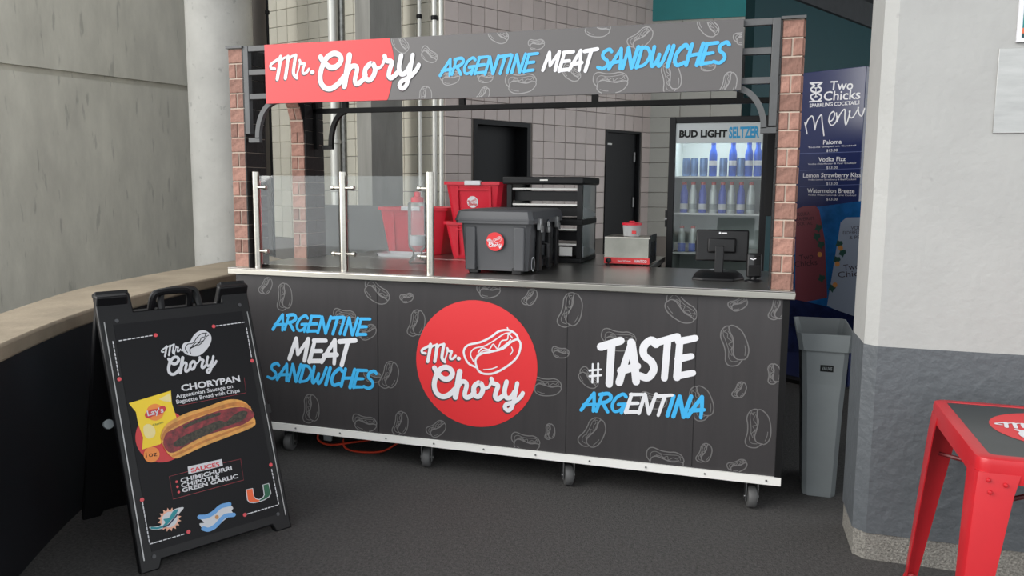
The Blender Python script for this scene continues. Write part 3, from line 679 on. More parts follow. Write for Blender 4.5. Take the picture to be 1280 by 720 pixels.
st = MB().box(WX0, WX1, WY0, WY0+.012, ZT+.010, ZT+.047).build('control_strip', M_red, fw_)
b = MB(); text(b, FW, 'Food Warmer', (WX0+.085, ZT+.022), (WX0+.165, ZT+.022), .011, .001, .01, px=False); text(b, FW, 'VANTCO', (WX0+.185, ZT+.02), (WX0+.26, ZT+.02), .016, .001, .02, px=False); b.build('strip_lettering', M_pw, st)
MB().lathe([(.016, 0), (.016, .012), (.01, .016)], (WX0+.03, WY0, ZT+.028), (0, -1, 0)).build('knob', M_plast, st)
MB().box(WX0+.002, WX1-.008, WY0+.004, WY0+.010, ZT+.047, WZ-.006).build('glass_front', mat('frosted_steel_glass', (150, 150, 142), .2, .6, var=.2, scale=6), fw_)
for x in (WX0+.02, WX1-.03):
    for y in (WY0+.02, WY1-.03): MB().cyl((x, y, ZT), (x, y, ZT+.012), .01, 8).build('foot', M_plast, fw_)
pc = ((2.07+2.195)/2, 1.06); dc = thing('deli_container', 'clear tub with a red lid on top of the food warmer', 'container', (pc[0], pc[1], WZ))
MB().lathe([(.046, 0), (.05, .004), (.056, .07)], (*pc, WZ+.001)).build('tub', glass('milky_plastic', (.9, .85, .87), .45), dc)
MB().lathe([(.060, .07), (.060, .082), (.045, .086), (.018, .086), (.018, .094), (.01, .096)], (*pc, WZ)).build('lid', M_rtote, dc)
MB().box(pc[0]+.01, pc[0]+.035, pc[1]-.0585, pc[1]-.05, WZ+.02, WZ+.038).build('sticker', M_red, dc)

# till screen seen from behind, card reader, receipt slip
tm = thing('till_monitor', 'black touchscreen till seen from behind on the counter', 'monitor', (2.68, .45, ZT))
Fm = Frame((2.692, .50, 0), (1, 0, 0), (0, .10, 1)); MX0, MX1 = on_y(868, 288, .5).x-2.692, on_y(936, 288, .5).x-2.692
z1, z2 = 1.163, 1.333
scr = MB().fbox(Fm, MX0, MX1, z1, z2, -.03, 0).build('screen_housing', M_plast, tm, bevel=.008)
MB().fbox(Fm, -.075, .075, z1+.045, z2-.045, 0, .018).build('back_cover', M_plast, tm, bevel=.012)
MB().fbox(Fm, MX0-.004, MX0+.0, z1+.05, z2-.06, -.02, -.004).build('card_slot', M_plast, tm)
b = MB(); b.disc(Fm, (-.012, z2-.018), .006, .001, 12); b.ribbon(Fm, [(0.0, z2-.018), (.022, z2-.018)], .006, .001); b.build('maker_mark', M_pw, tm)
MB().hexa([(2.668, .44, ZT+.03), (2.712, .44, ZT+.03), (2.712, .47, ZT+.03), (2.668, .47, ZT+.03), (2.668, .455, 1.25), (2.712, .455, 1.25), (2.712, .48, 1.25), (2.668, .48, 1.25)]).build('stand_neck', M_plast, tm, bevel=.003)
MB().loft([[V3(q) for q in ((2.565, .33, z), (2.62, .30, z), (2.77, .33, z), (2.82, .42, z), (2.80, .62, z), (2.56, .58, z))] for z in (ZT, ZT+.012)]+[[V3(q) for q in ((2.59, .36, ZT+.034), (2.63, .345, ZT+.034), (2.75, .37, ZT+.034), (2.78, .44, ZT+.034), (2.77, .58, ZT+.034), (2.59, .55, ZT+.034))]]).build('stand_base', M_plast, tm, bevel=.003)
cr_ = thing('card_reader', 'small black card reader on a stand beside the brick post', 'card reader', (2.868, .36, ZT))
Fc = Frame((2.868, .345, ZT), (1, .12, 0), (0, .12, 1))
MB().lathe([(.045, 0), (.045, .006), (.02, .012), (.014, .03)], (2.868, .365, ZT)).build('stand', M_plast, cr_)
MB().fbox(Fc, -.036, .036, .022, .145, -.028, .004).build('casing', M_plast, cr_, bevel=.01)
rd = MB().fbox(Fc, -.028, .028, .085, .134, .004, .006).build('window', mat('gloss_black', (12, 12, 13), .08), cr_)
b = MB(); b.ribbon(Fc, [(-.02, .118), (-.008, .112), (.004, .118)], .006, .0065); b.build('window_mark', M_pw, rd); MB().fbox(Fc, -.028, .028, .035, .078, .004, .0055).build('keypad', M_fblack, cr_)
o = MB().hexa([(2.62, .66, ZT), (2.70, .65, ZT), (2.71, .76, ZT), (2.63, .77, ZT), (2.62, .66, ZT+.022), (2.70, .65, ZT+.022), (2.71, .76, ZT+.018), (2.63, .77, ZT+.018)]).build('paper_pad', M_pw, bevel=.002)
tag(o, 'small white pad of paper behind the till monitor', 'paper pad')

# ================================================================ DRINKS FRIDGE
fg = thing('drinks_fridge', 'tall black glass-door drinks fridge with a white header', 'fridge', (2.595, 1.95, 0))
GX0, GX1, GY, GZ = 2.278, 2.912, 1.60, 2.012
M_int = mat('fridge_interior', (198, 205, 203), .4)
MB().box(GX0, GX0+.03, GY+.05, 2.25, 0, GZ).box(GX1-.03, GX1, GY+.05, 2.25, 0, GZ).box(GX0+.03, GX1-.03, GY+.05, 2.25, GZ-.04, GZ).box(GX0+.03, GX1-.03, 2.21, 2.25, 0, GZ-.04).box(GX0+.03, GX1-.03, GY+.05, 2.21, 0, .18).build('cabinet', M_plast, fg)
MB().box(GX0+.03, GX0+.034, GY+.06, 2.20, .18, GZ-.04).box(GX1-.034, GX1-.03, GY+.06, 2.20, .18, GZ-.04).box(GX0+.034, GX1-.034, 2.2, 2.208, .18, GZ-.04).box(GX0+.034, GX1-.034, GY+.06, 2.2, GZ-.045, GZ-.041).build('liner', M_int, fg)
dz = MB().box(GX0, GX0+.042, GY, GY+.045, .2, GZ).box(GX1-.042, GX1, GY, GY+.045, .2, GZ).box(GX0+.042, GX1-.042, GY, GY+.045, GZ-.04, GZ).box(GX0+.042, GX1-.042, GY, GY+.045, .2, .26).build('door', M_plast, fg, bevel=.004)
MB().box(GX0+.042, GX1-.042, GY+.012, GY+.018, .26, 1.843).build('door_pane', M_fglass, dz)
hdr = MB().box(GX0+.042, GX1-.042, GY+.006, GY+.04, 1.843, GZ-.04).build('header', mat('header_white', (168, 174, 176), .4), dz)
FG = Frame((0, GY+.006, 0), (1, 0, 0), (0, 0, 1))
b = MB(); text(b, FG, 'BUD LIGHT', (849, 171.5), (909, 171), 8, .001, .05); b.build('black_lettering', M_fblack, hdr)
b = MB(); text(b, FG, 'SELTZER', (911, 172.5), (949, 171.5), 13, .001, .035); b.build('blue_lettering', mat('seltzer_blue', (28, 132, 178), .5), hdr)
MB().box(GX0-.012, GX0, GY+.0, GY+.03, 1.29, 1.40).build('lock_plate', M_plast, dz); MB().cyl((GX0-.006, GY, 1.345), (GX0-.006, GY-.006, 1.345), .008, 10).build('lock_barrel', M_zinc, dz)
SH = [1.628, 1.384, 1.118, .85, .55]
for z in SH: MB().box(GX0+.036, GX1-.036, GY+.075, 2.19, z-.012, z).build('shelf', M_alu, fg)
li = bpy.data.lights.new('fridge_lamp', 'AREA'); li.shape = 'RECTANGLE'; li.size = .5; li.size_y = .04; li.energy = 3.5; li.color = (.93, .98, 1)
lo = bpy.data.objects.new('fridge_lamp', li); link(lo, fg); lo.location = V3((2.595, GY+.09, GZ-.05))-rootloc(fg); lo.rotation_euler = (R(25), 0, 0)
MB().box(GX0+.06, GX1-.06, GY+.07, GY+.085, GZ-.06, GZ-.046).build('light_strip', mat('led_strip', (235, 245, 255), .5, emit=4), fg)
for z in SH[2:]: pass
# bottles and cans, each its own thing
def bottle(px_, shelf, style, label, yo=.0, hh=.195, grp=None):
    q = on_y(px_, 240, GY+.12+yo); x = q.x; y = GY+.12+yo; z = SH[shelf]
    t = thing('drink_can' if style == 'can' else 'drink_bottle', label, 'can' if style == 'can' else 'bottle', (x, y, z), grp)
    colm = {'blue': mat('bottle_blue', (30, 84, 186), .3, .1), 'silver': mat('bottle_silver', (206, 212, 208), .35, .2), 'violet': mat('bottle_violet', (62, 84, 190), .3, .1), 'can': mat('can_blue', (110, 142, 190), .3, .5), 'half': mat('bottle_silver', (196, 202, 198))}[style]
    r = .0265
    if style == 'can':
        MB().lathe([(.022, 0), (r, .01), (r, .105), (.024, .118)], (x, y, z), n=14).build('can_body', colm, t); MB().lathe([(.024, .118), (.025, .122), (.022, .122), (.02, .118)], (x, y, z), n=14).build('can_rim', M_zinc, t)
    else:
        MB().lathe([(.024, 0), (r, .008), (r, hh*.64), (.022, hh*.74), (.0155, hh*.82), (.0145, hh*.93)], (x, y, z), n=14).build('bottle_body', colm, t)
        MB().lathe([(.0155, hh*.92), (.0155, hh), (.012, hh+.002)], (x, y, z), n=12).build('cap', mat('cap_blue', (30, 60, 140), .4) if style == 'blue' else mat('cap_red', (190, 70, 62), .4), t)
        if style in ('violet', 'silver'): MB().lathe([(r+.0006, hh*.12), (r+.0006, hh*.3)], (x, y, z), n=14).build('label_band', M_pw if style == 'violet' else mat('band_grey', (150, 158, 158), .4), t)
        if style == 'blue': MB().lathe([(r+.0006, hh*.32), (r+.0006, hh*.46)], (x, y, z), n=14).build('label_band', M_pw, t)
        if style == 'half': MB().lathe([(r+.0008, .004), (r+.0008, .06)], (x, y, z), n=14).build('label_band', mat('bottle_blue', (28, 70, 168)), t)
    return t
ORD = ('first', 'second', 'third', 'fourth', 'fifth'); cnt = {}
def nth(k): cnt[k] = cnt.get(k, -1)+1; return ORD[cnt[k]]
for x, s in ((857, 'can'), (867, 'can'), (878.5, 'can'), (890, 'blue'), (903, 'can'), (914.5, 'blue'), (924.5, 'can'), (934.5, 'blue'), (945.5, 'blue')):
    bottle(x, 0, s, nth('t'+s)+(' pale blue can' if s == 'can' else ' tall blue bottle')+' from the left on the top fridge shelf', .0, .225, 'cans on the top fridge shelf' if s == 'can' else 'blue bottles on the top fridge shelf')
for x, s in ((855.5, 'violet'), (866.6, 'silver'), (878.7, 'violet'), (892, 'silver'), (903.5, 'violet'), (914.5, 'silver'), (926.5, 'violet'), (939, 'silver')):
    bottle(x, 1, s, nth('m'+s)+(' violet blue' if s == 'violet' else ' silver')+' red-capped bottle from the left on the second fridge shelf', 0, .205, s.replace('violet', 'violet blue')+' bottles on the second fridge shelf')
for x in (854, 868): bottle(x, 2, 'half', ('left' if x < 860 else 'right')+' one of two blue-based bottles on the third fridge shelf', 0, .175, 'bottles on the third fridge shelf')

# ================================================================ A-FRAME BOARD
A0 = V3((.602, -1.403, 0)); B0 = V3((.916, -.818, 0)); dU = (B0-A0).normalized(); nH = V3((dU.y, -dU.x, 0)); LEAN = .38; HT = 1.09
AW = (B0-A0).length; FA_ = Frame(A0, dU, -nH*LEAN+V3((0, 0, HT))); SL = math.hypot(LEAN, HT)
af = thing('sandwich_board', 'black folding A-frame sign with a hot dog menu poster', 'sandwich board', (A0+B0)/2-nH*LEAN)
def board(F_, name, front):
    n1 = .085
    outl = [(0, 0), (.075, 0), (.09, .035), (AW-.09, .035), (AW-.075, 0), (AW, 0), (AW, SL), (AW-.125, SL), (AW-.13, SL-n1), (.145, SL-n1), (.14, SL), (0, SL)]
    b = MB(); b.prism(F_, outl, -.032, 0); bo = b.build(name, M_plast, af, bevel=.006)
    hb_ = MB(); pts = smooth([(.265, SL-n1-.01), (.272, SL-.025), (.30, SL-.005), (.40, SL-.005), (.428, SL-.025), (.435, SL-n1-.01)], 4)
    hb_.tube([F_.p(u, v, -.016) for u, v in pts], .0155, 8).build('carry_handle', M_plast, bo)
    return bo
bf = board(FA_, 'front_board', True)
FBk = Frame(B0-nH*2*LEAN, -dU, nH*LEAN+V3((0, 0, HT))); bk = board(FBk, 'rear_board', False)
for u0, u1 in ((.0, .14), (AW-.125, AW)):
    MB().fbox(FA_, u0+.004, u1-.004, SL-.006, SL+.012, -.05, .0).build('hinge', M_plast, bf, bevel=.004)
MB().fbox(FA_, 0.018, .0225, .05, SL-.12, 0, .004).build('edge_highlight_rail', M_zinc, bf); MB().fbox(FA_, AW-.0225, AW-.018, .06, SL-.14, 0, .004).build('edge_highlight_rail', M_zinc, bf)  # slim rails that stand for the bright highlight along the board's edges
for u, v in ((.06, .055), (AW-.055, .075), (.07, SL-.12), (AW-.05, SL-.105)): MB().cyl(FA_.p(u, v, 0), FA_.p(u, v, .004), .008, 10).build('screw', M_tote, bf)
MB().fbox(FA_, AW-.02, AW+.004, .53, .57, -.02, .006).build('side_latch', M_plast, bf); MB().cyl(FA_.p(.0, .62, -.10), FA_.p(.0, .62, -.085), .02).build('side_button', M_grey, bf)
FPo = Frame(FA_.p(0, 0, .002), FA_.U, FA_.V)
po = MB().fbox(FA_, .055, AW-.045, .075, SL-.135, -.002, .002).build('poster', M_poster, bf)
def Z1(x, y): return FPo.px(140+x/5.145, 390+y/5.145)
def Z2(x, y): return FPo.px(150+x/6, 470+y/6)
def Z3(x, y): return FPo.px(150+x/4.5, 560+y/4.5)
def Z4(x, y): return FPo.px(160+x/8, 600+y/8)
def Z5(x, y): return FPo.px(240+x/7.2, 590+y/7.2)
M_or = mat('print_orange', (238, 138, 52), .4); M_ye = mat('print_yellow', (244, 208, 30), .4); M_bun = mat('print_bun', (222, 158, 72), .4, var=.25, scale=24)
M_saus = mat('print_sausage', (128, 30, 38), .4, var=.75, scale=38); M_herb = mat('print_herbs', (58, 52, 40), .5, var=.8, scale=90); M_dot = mat('print_dot', (216, 70, 78), .4)
M_pteal = mat('print_teal', (0, 140, 150), .4); M_pgreen = mat('print_green', (10, 92, 60), .4); M_uor = mat('print_u_orange', (240, 98, 40), .4); M_sky = mat('print_sky', (104, 164, 222), .4); M_buntop = mat('print_bun_shade', (196, 122, 48), .4, var=.3, scale=24)
e = .001
def dashes(a, b):
    dash = MB()
    a, b = FPo.px(*a), FPo.px(*b); L_ = math.dist(a, b); n = max(3, int(L_/.0165))
    for i in range(n):
        t0, t1 = i/n, (i+.6)/n; dash.ribbon(FPo, [(a[0]+(b[0]-a[0])*t, a[1]+(b[1]-a[1])*t) for t in (t0, t1)], .0042, e)
    tag(dash.build('dashed_line', M_pw, po), kind='stuff')
for a, b in (((149, 426), (192, 419)), ((141, 427), (148.5, 471)), ((270, 407.5), (307, 402.5)), ((308, 410), (314.5, 448)), ((178, 628), (187, 680)), ((187.5, 680), (232, 667)), ((309, 642.5), (348, 631)), ((348.3, 630), (339, 585))): dashes(a, b)
for q in ((194.4, 419), (149, 474), (267, 408), (315, 451), (177.5, 624.7), (235.6, 664.7), (306, 643.5), (338.4, 581)): MB().disc(FPo, FPo.px(*q), .0085, e, 14).build('red_dot', M_dot, po)
for q in ((318, 190), (323, 218), (330, 248)): MB().disc(FPo, Z3(*q), .0055, e, 12).build('red_dot', M_dot, po)
def aw(p): return FPo.px(209.6+(p[0]-130)*.128, 469+(p[1]-545)*.14-.17*((p[0]-175)*.128))
ka = abs(aw((0, 0))[1]-aw((0, 100))[1])/100
b = MB(); strokes(b, FPo, MR, lambda p: aw(_c1(p)), ka*.52, e); strokes(b, FPo, CHORY, lambda p: aw(_c2(p)), ka*.72, e); b.build('script_lettering', M_pw, po)
hs = [Z1(*q) for q in smooth([(470, 268), (448, 235), (462, 200), (500, 190), (525, 150), (560, 122), (600, 120), (635, 150), (635, 195), (605, 245), (560, 280), (510, 282)], 4, True)]
b = MB(); b.poly(FPo, hs, e); hd1 = b.build('hot_dog_drawing', M_pw, po)
b = MB(); 
for l in ([(485, 262), (470, 235), (485, 208), (520, 200), (545, 165), (575, 140), (610, 135)], [(505, 268), (500, 240), (530, 222), (570, 205), (605, 160), (620, 150)], [(515, 218), (540, 195), (560, 195), (575, 165), (595, 160), (600, 140)], [(500, 232), (540, 212), (580, 186)]): b.ribbon(FPo, [Z1(*q) for q in smooth(l, 4)], .0035, e+.0008)
b.build('drawing_lines', M_poster, hd1)
def line(F, parent, mt, *a):
    b = MB(); text(b, F, *a); return b.build('lettering', mt, parent)
line(FPo, po, M_pw, 'CHORYPAN', (227, 489), (300.3, 476.5), 7.4, e, .035)
line(FPo, po, M_pw, 'Argentinian Sausage on', (220, 497.9), (291.2, 484.8), 4.8, e, .014); line(FPo, po, M_pw, 'Baguette Bread with Chips', (220.7, 504.7), (299.8, 489.8), 4.8, e, .014)
for s, l, r_ in (('CHIMICHURRI', (342, 195), (630, 122)), ('CHIPOTLE', (345, 222), (560, 170)), ('GREEN GARLIC', (350, 250), (665, 167))):
    line(FPo, po, M_pw, s, (150+l[0]/4.5, 560+l[1]/4.5), (150+r_[0]/4.5, 560+r_[1]/4.5), 5.0, e, .032)
b = MB()
for l in ([(305, 472), (307.5, 491), (221.6, 507.6)], ): b.ribbon(FPo, FPo.pxs(l), .0016, e)
b.ribbon(FPo, [Z3(*q) for q in ((380, 133), (277, 160), (298, 288), (695, 180), (678, 62), (580, 84))], .0018, e); b.build('box_outline', mat('print_darkred', (150, 34, 48), .4), po)
b = MB(); b.poly(FPo, [Z3(*q) for q in ((380, 105), (572, 62), (578, 100), (385, 148))], e); sb = b.build('sauces_box', M_pw, po)
b = MB(); text(b, FPo, 'SAUCES', (150+400/4.5, 560+138/4.5), (150+560/4.5, 560+100/4.5), 5, e+.0008, .03); b.build('sauces_lettering', M_dot, sb)
# plate of food: red disc, crisp packet, hot dog
c = Z2(320, 450); b = MB(); b.disc(FPo, c, math.dist(c, Z2(125, 450))*1.05, e, 40); b.build('red_disc', M_red, po)
bag = [(65, 205), (380, 110), (388, 205), (425, 320), (380, 420), (300, 512), (165, 552), (172, 460), (135, 360), (118, 270)]
b = MB(); b.poly(FPo, [Z2(*q) for q in bag], e+.0008); bg_ = b.build('crisp_packet', M_ye, po)
b = MB(); b.poly(FPo, [Z2(*q) for q in ((290, 175), (375, 128), (384, 195), (330, 190))], e+.0016); b.build('crisps', mat('print_crisp', (236, 218, 150), .4), bg_); b = MB(); b.poly(FPo, [Z2(*q) for q in smooth([(175, 380), (215, 360), (260, 395), (258, 450), (210, 470), (180, 440)], 3, True)], e+.0016); b.build('crisps', mat('print_crisp', (236, 218, 150), .4), bg_)
c = Z2(262, 272); b = MB(); b.disc(FPo, c, abs(c[0]-Z2(195, 272)[0]), e+.0018, 24); oz = b.build('packet_roundel', M_or, bg_)
b = MB(); b.ribbon(FPo, [Z2(*q) for q in smooth([(210, 292), (245, 275), (285, 268), (318, 248)], 4)], .028, e+.0026); rb_ = b.build('packet_banner', M_red, oz if False else bg_)
b = MB(); text(b, FPo, "Lay's", (150+206/6, 470+302/6), (150+326/6, 470+272/6), 6.6, e+.0034, .02); b.build('packet_lettering', M_pw, bg_)
b = MB(); text(b, FPo, 'Classic', (150+245/6, 470+378/6), (150+325/6, 470+352/6), 2.6, e+.0026, .0); b.build('packet_small_lettering', M_pgreen, bg_)
b = MB(); b.poly(FPo, [Z2(*q) for q in smooth([(308, 490), (306, 430), (350, 360), (430, 310), (520, 270), (640, 235), (760, 190), (850, 175), (930, 195), (980, 245), (1000, 310), (1012, 340), (990, 385), (800, 460), (620, 530), (470, 600), (410, 618), (350, 575)], 3, True)], e+.004); bun = b.build('hot_dog_bun', M_bun, po)
b = MB(); b.ribbon(FPo, [Z2(*q) for q in smooth([(318, 470), (360, 395), (450, 345), (560, 300), (680, 262), (800, 222), (900, 212), (965, 238)], 4)], .016, e+.0044); b.ribbon(FPo, [Z2(*q) for q in smooth([(395, 600), (470, 568), (620, 495), (800, 425), (990, 350)], 4)], .010, e+.0044); b.build('bun_crust', M_buntop, bun)
b = MB(); b.poly(FPo, [Z2(*q) for q in smooth([(320, 500), (345, 430), (400, 400), (520, 340), (650, 290), (760, 255), (900, 232), (985, 262), (1000, 305), (920, 365), (780, 405), (620, 455), (500, 520), (400, 575), (345, 560)], 3, True)], e+.0048); b.build('sausage', M_saus, bun)
b = MB(); b.poly(FPo, [Z2(*q) for q in smooth([(395, 520), (430, 475), (540, 420), (640, 375), (740, 335), (790, 345), (840, 300), (900, 265), (950, 270), (930, 320), (850, 360), (740, 395), (650, 440), (560, 480), (450, 530)], 3, True)], e+.0056)
b.ribbon(FPo, [Z2(*q) for q in smooth([(480, 385), (560, 345), (660, 310), (740, 285)], 4)], .014, e+.0056); b.build('herb_sauce', M_herb, bun)
c = Z2(235, 590); b = MB(); b.disc(FPo, c, abs(c[0]-Z2(178, 590)[0])*1.08, e+.003, 26); ozc = b.build('price_roundel', M_or, po)
b = MB(); text(b, FPo, '1oz', (150+192/6, 470+612/6), (150+275/6, 470+600/6), 6.2, e+.004, .0); b.build('weight_lettering', M_poster, ozc)
# emblems along the foot of the poster
c = Z4(415, 395); r0 = abs(c[0]-Z4(320, 395)[0]); b = MB()
star = []
for i in range(48):
    rr_ = r0*(1.32 if i % 3 == 0 else 1.03); t = 2*math.pi*i/48; star.append((c[0]+rr_*math.cos(t), c[1]+rr_*math.sin(t)))
b.poly(FPo, star, e); sun_ = b.build('sun_emblem', mat('print_peach', (238, 176, 148), .4), po)
b = MB(); b.disc(FPo, c, r0*.86, e+.0008, 30); b.build('sun_disc', M_pw, sun_)
b = MB(); b.poly(FPo, [Z4(*q) for q in smooth([(210, 470), (260, 468), (320, 455), (345, 425), (345, 395), (400, 375), (440, 310), (490, 282), (552, 272), (545, 295), (510, 335), (480, 385), (475, 415), (440, 405), (395, 455), (330, 490), (250, 496), (222, 488)], 3, True)], e+.0016); em = b.build('dolphin_emblem', M_pw, sun_)
b = MB(); b.poly(FPo, [Z4(*q) for q in smooth([(340, 465), (370, 425), (352, 392), (408, 378), (445, 315), (500, 290), (488, 325), (455, 375), (420, 410), (380, 455)], 3, True)], e+.0024); b.ribbon(FPo, [Z4(*q) for q in ((232, 480), (290, 482), (335, 470))], .008, e+.0024); b.build('dolphin_body', M_pteal, sun_)
b = MB(); b.ribbon(FPo, [Z4(*q) for q in smooth([(350, 472), (400, 450), (450, 395), (490, 345)], 4)], .006, e+.0032); b.build('dolphin_shade', mat('print_navy', (20, 40, 80), .4), sun_)
fl = MB(); fl.poly(FPo, [Z5(*q) for q in smooth([(60, 410), (90, 392), (150, 385), (210, 340), (270, 290), (330, 282), (345, 295), (370, 325), (355, 350), (385, 390), (330, 405), (270, 450), (210, 510), (150, 532), (100, 515), (65, 465), (110, 455)], 3, True)], e); flg = fl.build('striped_flag', M_pw, po)
b = MB(); b.ribbon(FPo, [Z5(*q) for q in smooth([(65, 405), (130, 400), (195, 365), (255, 312), (335, 290)], 4)], .018, e+.0008); b.ribbon(FPo, [Z5(*q) for q in smooth([(100, 508), (150, 518), (215, 480), (290, 400), (375, 385)], 4)], .018, e+.0008); b.build('flag_stripe', M_sky, flg)
b = MB(); b.disc(FPo, Z5(222, 406), .0085, e+.0016, 14); b.build('flag_sun', mat('print_gold', (196, 142, 84), .4), flg)
def up_(pts, k): 
    cx_ = sum(p[0] for p in pts)/len(pts); cy_ = sum(p[1] for p in pts)/len(pts); return pts
UL = [(490, 160), (542, 150), (553, 225), (575, 245), (604, 252), (604, 264), (555, 273), (518, 270), (502, 250)]
UR = [(640, 118), (686, 105), (706, 190), (690, 220), (650, 246), (606, 262), (606, 252), (640, 232), (653, 205)]
b = MB()
for U_ in (UL, UR): b.ribbon(FPo, [Z5(*q) for q in U_], .0075, e, closed=True)
ue = b.build('letter_outline', M_pw, po); b = MB(); b.poly(FPo, [Z5(*q) for q in UL], e+.001); b.build('letter_half', M_uor, ue); b = MB(); b.poly(FPo, [Z5(*q) for q in UR], e+.001); b.build('letter_half', M_pgreen, ue)

# ================================================================ GREY BIN
bn = thing('waste_bin', 'slim grey plastic waste bin between the cart and the white pier', 'bin', (3.2, .45, 0))
BX0, BX1, BY = 3.115, 3.32, .335
def br(x0, x1, y0, y1, z): return rrect(x0, x1, y0, y1, z, .022)
MB().loft([br(3.155, 3.305, .35, .72, 0), br(3.15, 3.308, .345, .73, .012), br(3.118, 3.325, .32, .80, .752), br(3.10, 3.345, .30, .82, .757), br(3.082, 3.352, .285, .83, .845), br(3.088, 3.346, .291, .824, .845), br(3.112, 3.332, .315, .80, .76), br(3.16, 3.30, .36, .71, .02)]).build('bin_body', M_grey, bn)
Fn = Frame((3.118, .32, .752), (1, 0, 0), (0, .025, .74) if False else (0, -.025, .74)); q = Fn.px(1025, 464); q2 = Fn.px(1042, 457)
lab = MB().fbox(Fn, q[0], q2[0], q[1], q2[1], 0, .004).build('name_plate', M_fblack, bn)
b = MB(); text(b, Fn, 'VALUVIE', (q[0]+.008, q[1]+.009), (q2[0]-.006, q[1]+.009), (q2[1]-q[1])*.45, .0045, .02, px=False); b.build('plate_lettering', M_grey, lab)

# ================================================================ DRINKS MENU PANEL
bu = V3((.846, -.533, 0)); BO = V3((3.06, 3.029, 0)); BWD = .60; BHT = 2.452
FN = Frame(BO, bu, (0, 0, 1)); bp_ = thing('menu_panel', 'tall navy cocktail menu panel standing behind the grey bin', 'menu panel', BO+bu*BWD/2)
M_navy = mat('navy_print', (36, 44, 84), .14, var=.1, scale=2)
pnl = MB().fbox(FN, 0, BWD, 0.03, BHT, -.05, 0).build('panel', M_navy, bp_, bevel=.004)
MB().fbox(FN, .03, BWD-.03, 0, .03, -.25, .1).build('base', M_fblack, bp_)
def Zb(x, y): return FN.px(985+x/9, 90+y/9)
b = MB()
text(b, FN, 'Two', (985+470/9, 90+205/9), (985+730/9, 90+195/9), 11, e, .012); text(b, FN, 'Chicks', (985+400/9, 90+322/9), (985+812/9, 90+300/9), 11, e, .012)
text(b, FN, 'SPARKLING COCKTAILS', (985+243/9, 90+398/9), (985+805/9, 90+362/9), 4.2, e, .02)
for l in ([(250, 125), (385, 118)], [(245, 335), (375, 325)]): b.ribbon(FN, [Zb(*q) for q in l], .011, e)
for s in (0, 1):
    X = lambda x: x if s == 0 else 634-x
    b.ribbon(FN, [Zb(*q) for q in smooth([(X(262), 130), (X(300), 155), (X(262), 185), (X(268), 215), (X(310), 235), (X(262), 262), (X(262), 295), (X(300), 330)], 4)], .013, e)
b.ribbon(FN, [Zb(315, 180), Zb(315, 280)], .008, e); b.ribbon(FN, [Zb(295, 180), Zb(335, 178)], .006, e); b.ribbon(FN, [Zb(295, 280), Zb(335, 276)], .006, e)
b.build('brand_lettering', M_pw, pnl)
b = MB()
for l in ([(190, 570), (205, 640), (215, 695)], [(200, 600), (230, 530), (270, 495), (290, 540), (305, 650)], [(305, 640), (325, 560), (375, 480), (385, 560), (405, 715)], [(460, 560), (500, 540), (525, 480), (510, 445), (475, 480), (460, 550), (490, 600), (535, 570), (560, 500)],
          [(545, 460), (555, 560)], [(555, 550), (590, 470), (640, 420), (640, 520), (650, 595), (675, 540), (700, 440)], [(690, 440), (700, 510), (735, 505), (775, 440), (795, 400)], [(790, 400), (800, 470), (830, 495), (850, 450), (862, 410)]):
    b.ribbon(FN, [Zb(*q) for q in smooth(l, 5)], .0095, e)
b.build('menu_script', M_pw, pnl)
b = MB()
for y, s, xl, xr, t2 in ((180, 'Paloma', 1029, 1052, 'Tequila Grapefruit Cocktail'), (201.5, 'Vodka Fizz', 1023, 1057, 'Vodka Elderflower & Pear Cocktail'), (221.5, 'Lemon Strawberry Kiss', 1004, 1076, 'Vodka Lemon Strawberry & Basil Cocktail'), (241, 'Watermelon Breeze', 1009, 1068, 'Vodka Watermelon & Lime Cocktail')):
    k = (230-y)*.0009; sl = lambda x: y-(x-1040)*k
    line(FN, pnl, M_pw, s, (xl, sl(xl)), (xr, sl(xr)), 5.2, e, .01); line(FN, pnl, M_pw, t2, (1010, sl(1010)+3.8), (1070, sl(1070)+3.8), 1.8, e, 0); line(FN, pnl, M_pw, '$13.00', (1033, sl(1033)+9.5), (1047, sl(1047)+9.5), 3.2, e, .0)
b = MB()
for y in (190.5, 211.5, 231.5): MB().ribbon(FN, [FN.px(1000, y+1.5), FN.px(1078, y-1)], .003, e).build('divider_line', mat('print_dim_blue', (92, 104, 150), .4), pnl)
b = MB(); b.poly(FN, [FN.px(996, 262), FN.px(1086, 250), FN.px(1086, 425), FN.px(988, 440)], .0006); wtr = b.build('water_print', mat('print_water', (28, 88, 146), .2, var=.4, scale=5), pnl)
cn = [(995, 262), (1004, 258), (1019, 257), (1024, 262), (1031, 300), (1034, 372), (994, 380)]
b = MB(); b.poly(FN, FN.pxs(cn), .0016); c1 = b.build('red_can_print', mat('print_canred', (112, 56, 66), .3), wtr)
cn2 = [(1051, 278), (1058, 272), (1088, 271), (1088, 408), (1034, 382)]
b = MB(); b.poly(FN, FN.pxs(cn2), .0022); c2 = b.build('white_can_print', mat('print_canwhite', (138, 148, 166), .3), wtr)
M_pdk = mat('print_dark', (40, 20, 34), .4)
for s, l, r_, c_ in (('Two', (1000, 326), (1017, 323), 7), ('Chicks', (994, 334), (1022, 331), 7), ('Two', (1055, 338), (1075, 336), 7), ('Chicks', (1048, 347), (1086, 344), 7), ('VODKA', (1064, 287), (1086, 286), 4), ('ELDERFLOWER', (1054, 293), (1088, 292), 4), ('& PEAR', (1062, 299), (1084, 298), 4), ('TEQUILA', (996, 270), (1012, 269), 4), ('GRAPEFRUIT', (993, 276), (1018, 275), 4), ('COCKTAIL', (993, 282), (1016, 281), 4)): line(FN, wtr, M_pdk, s, l, r_, c_, .003, 0)
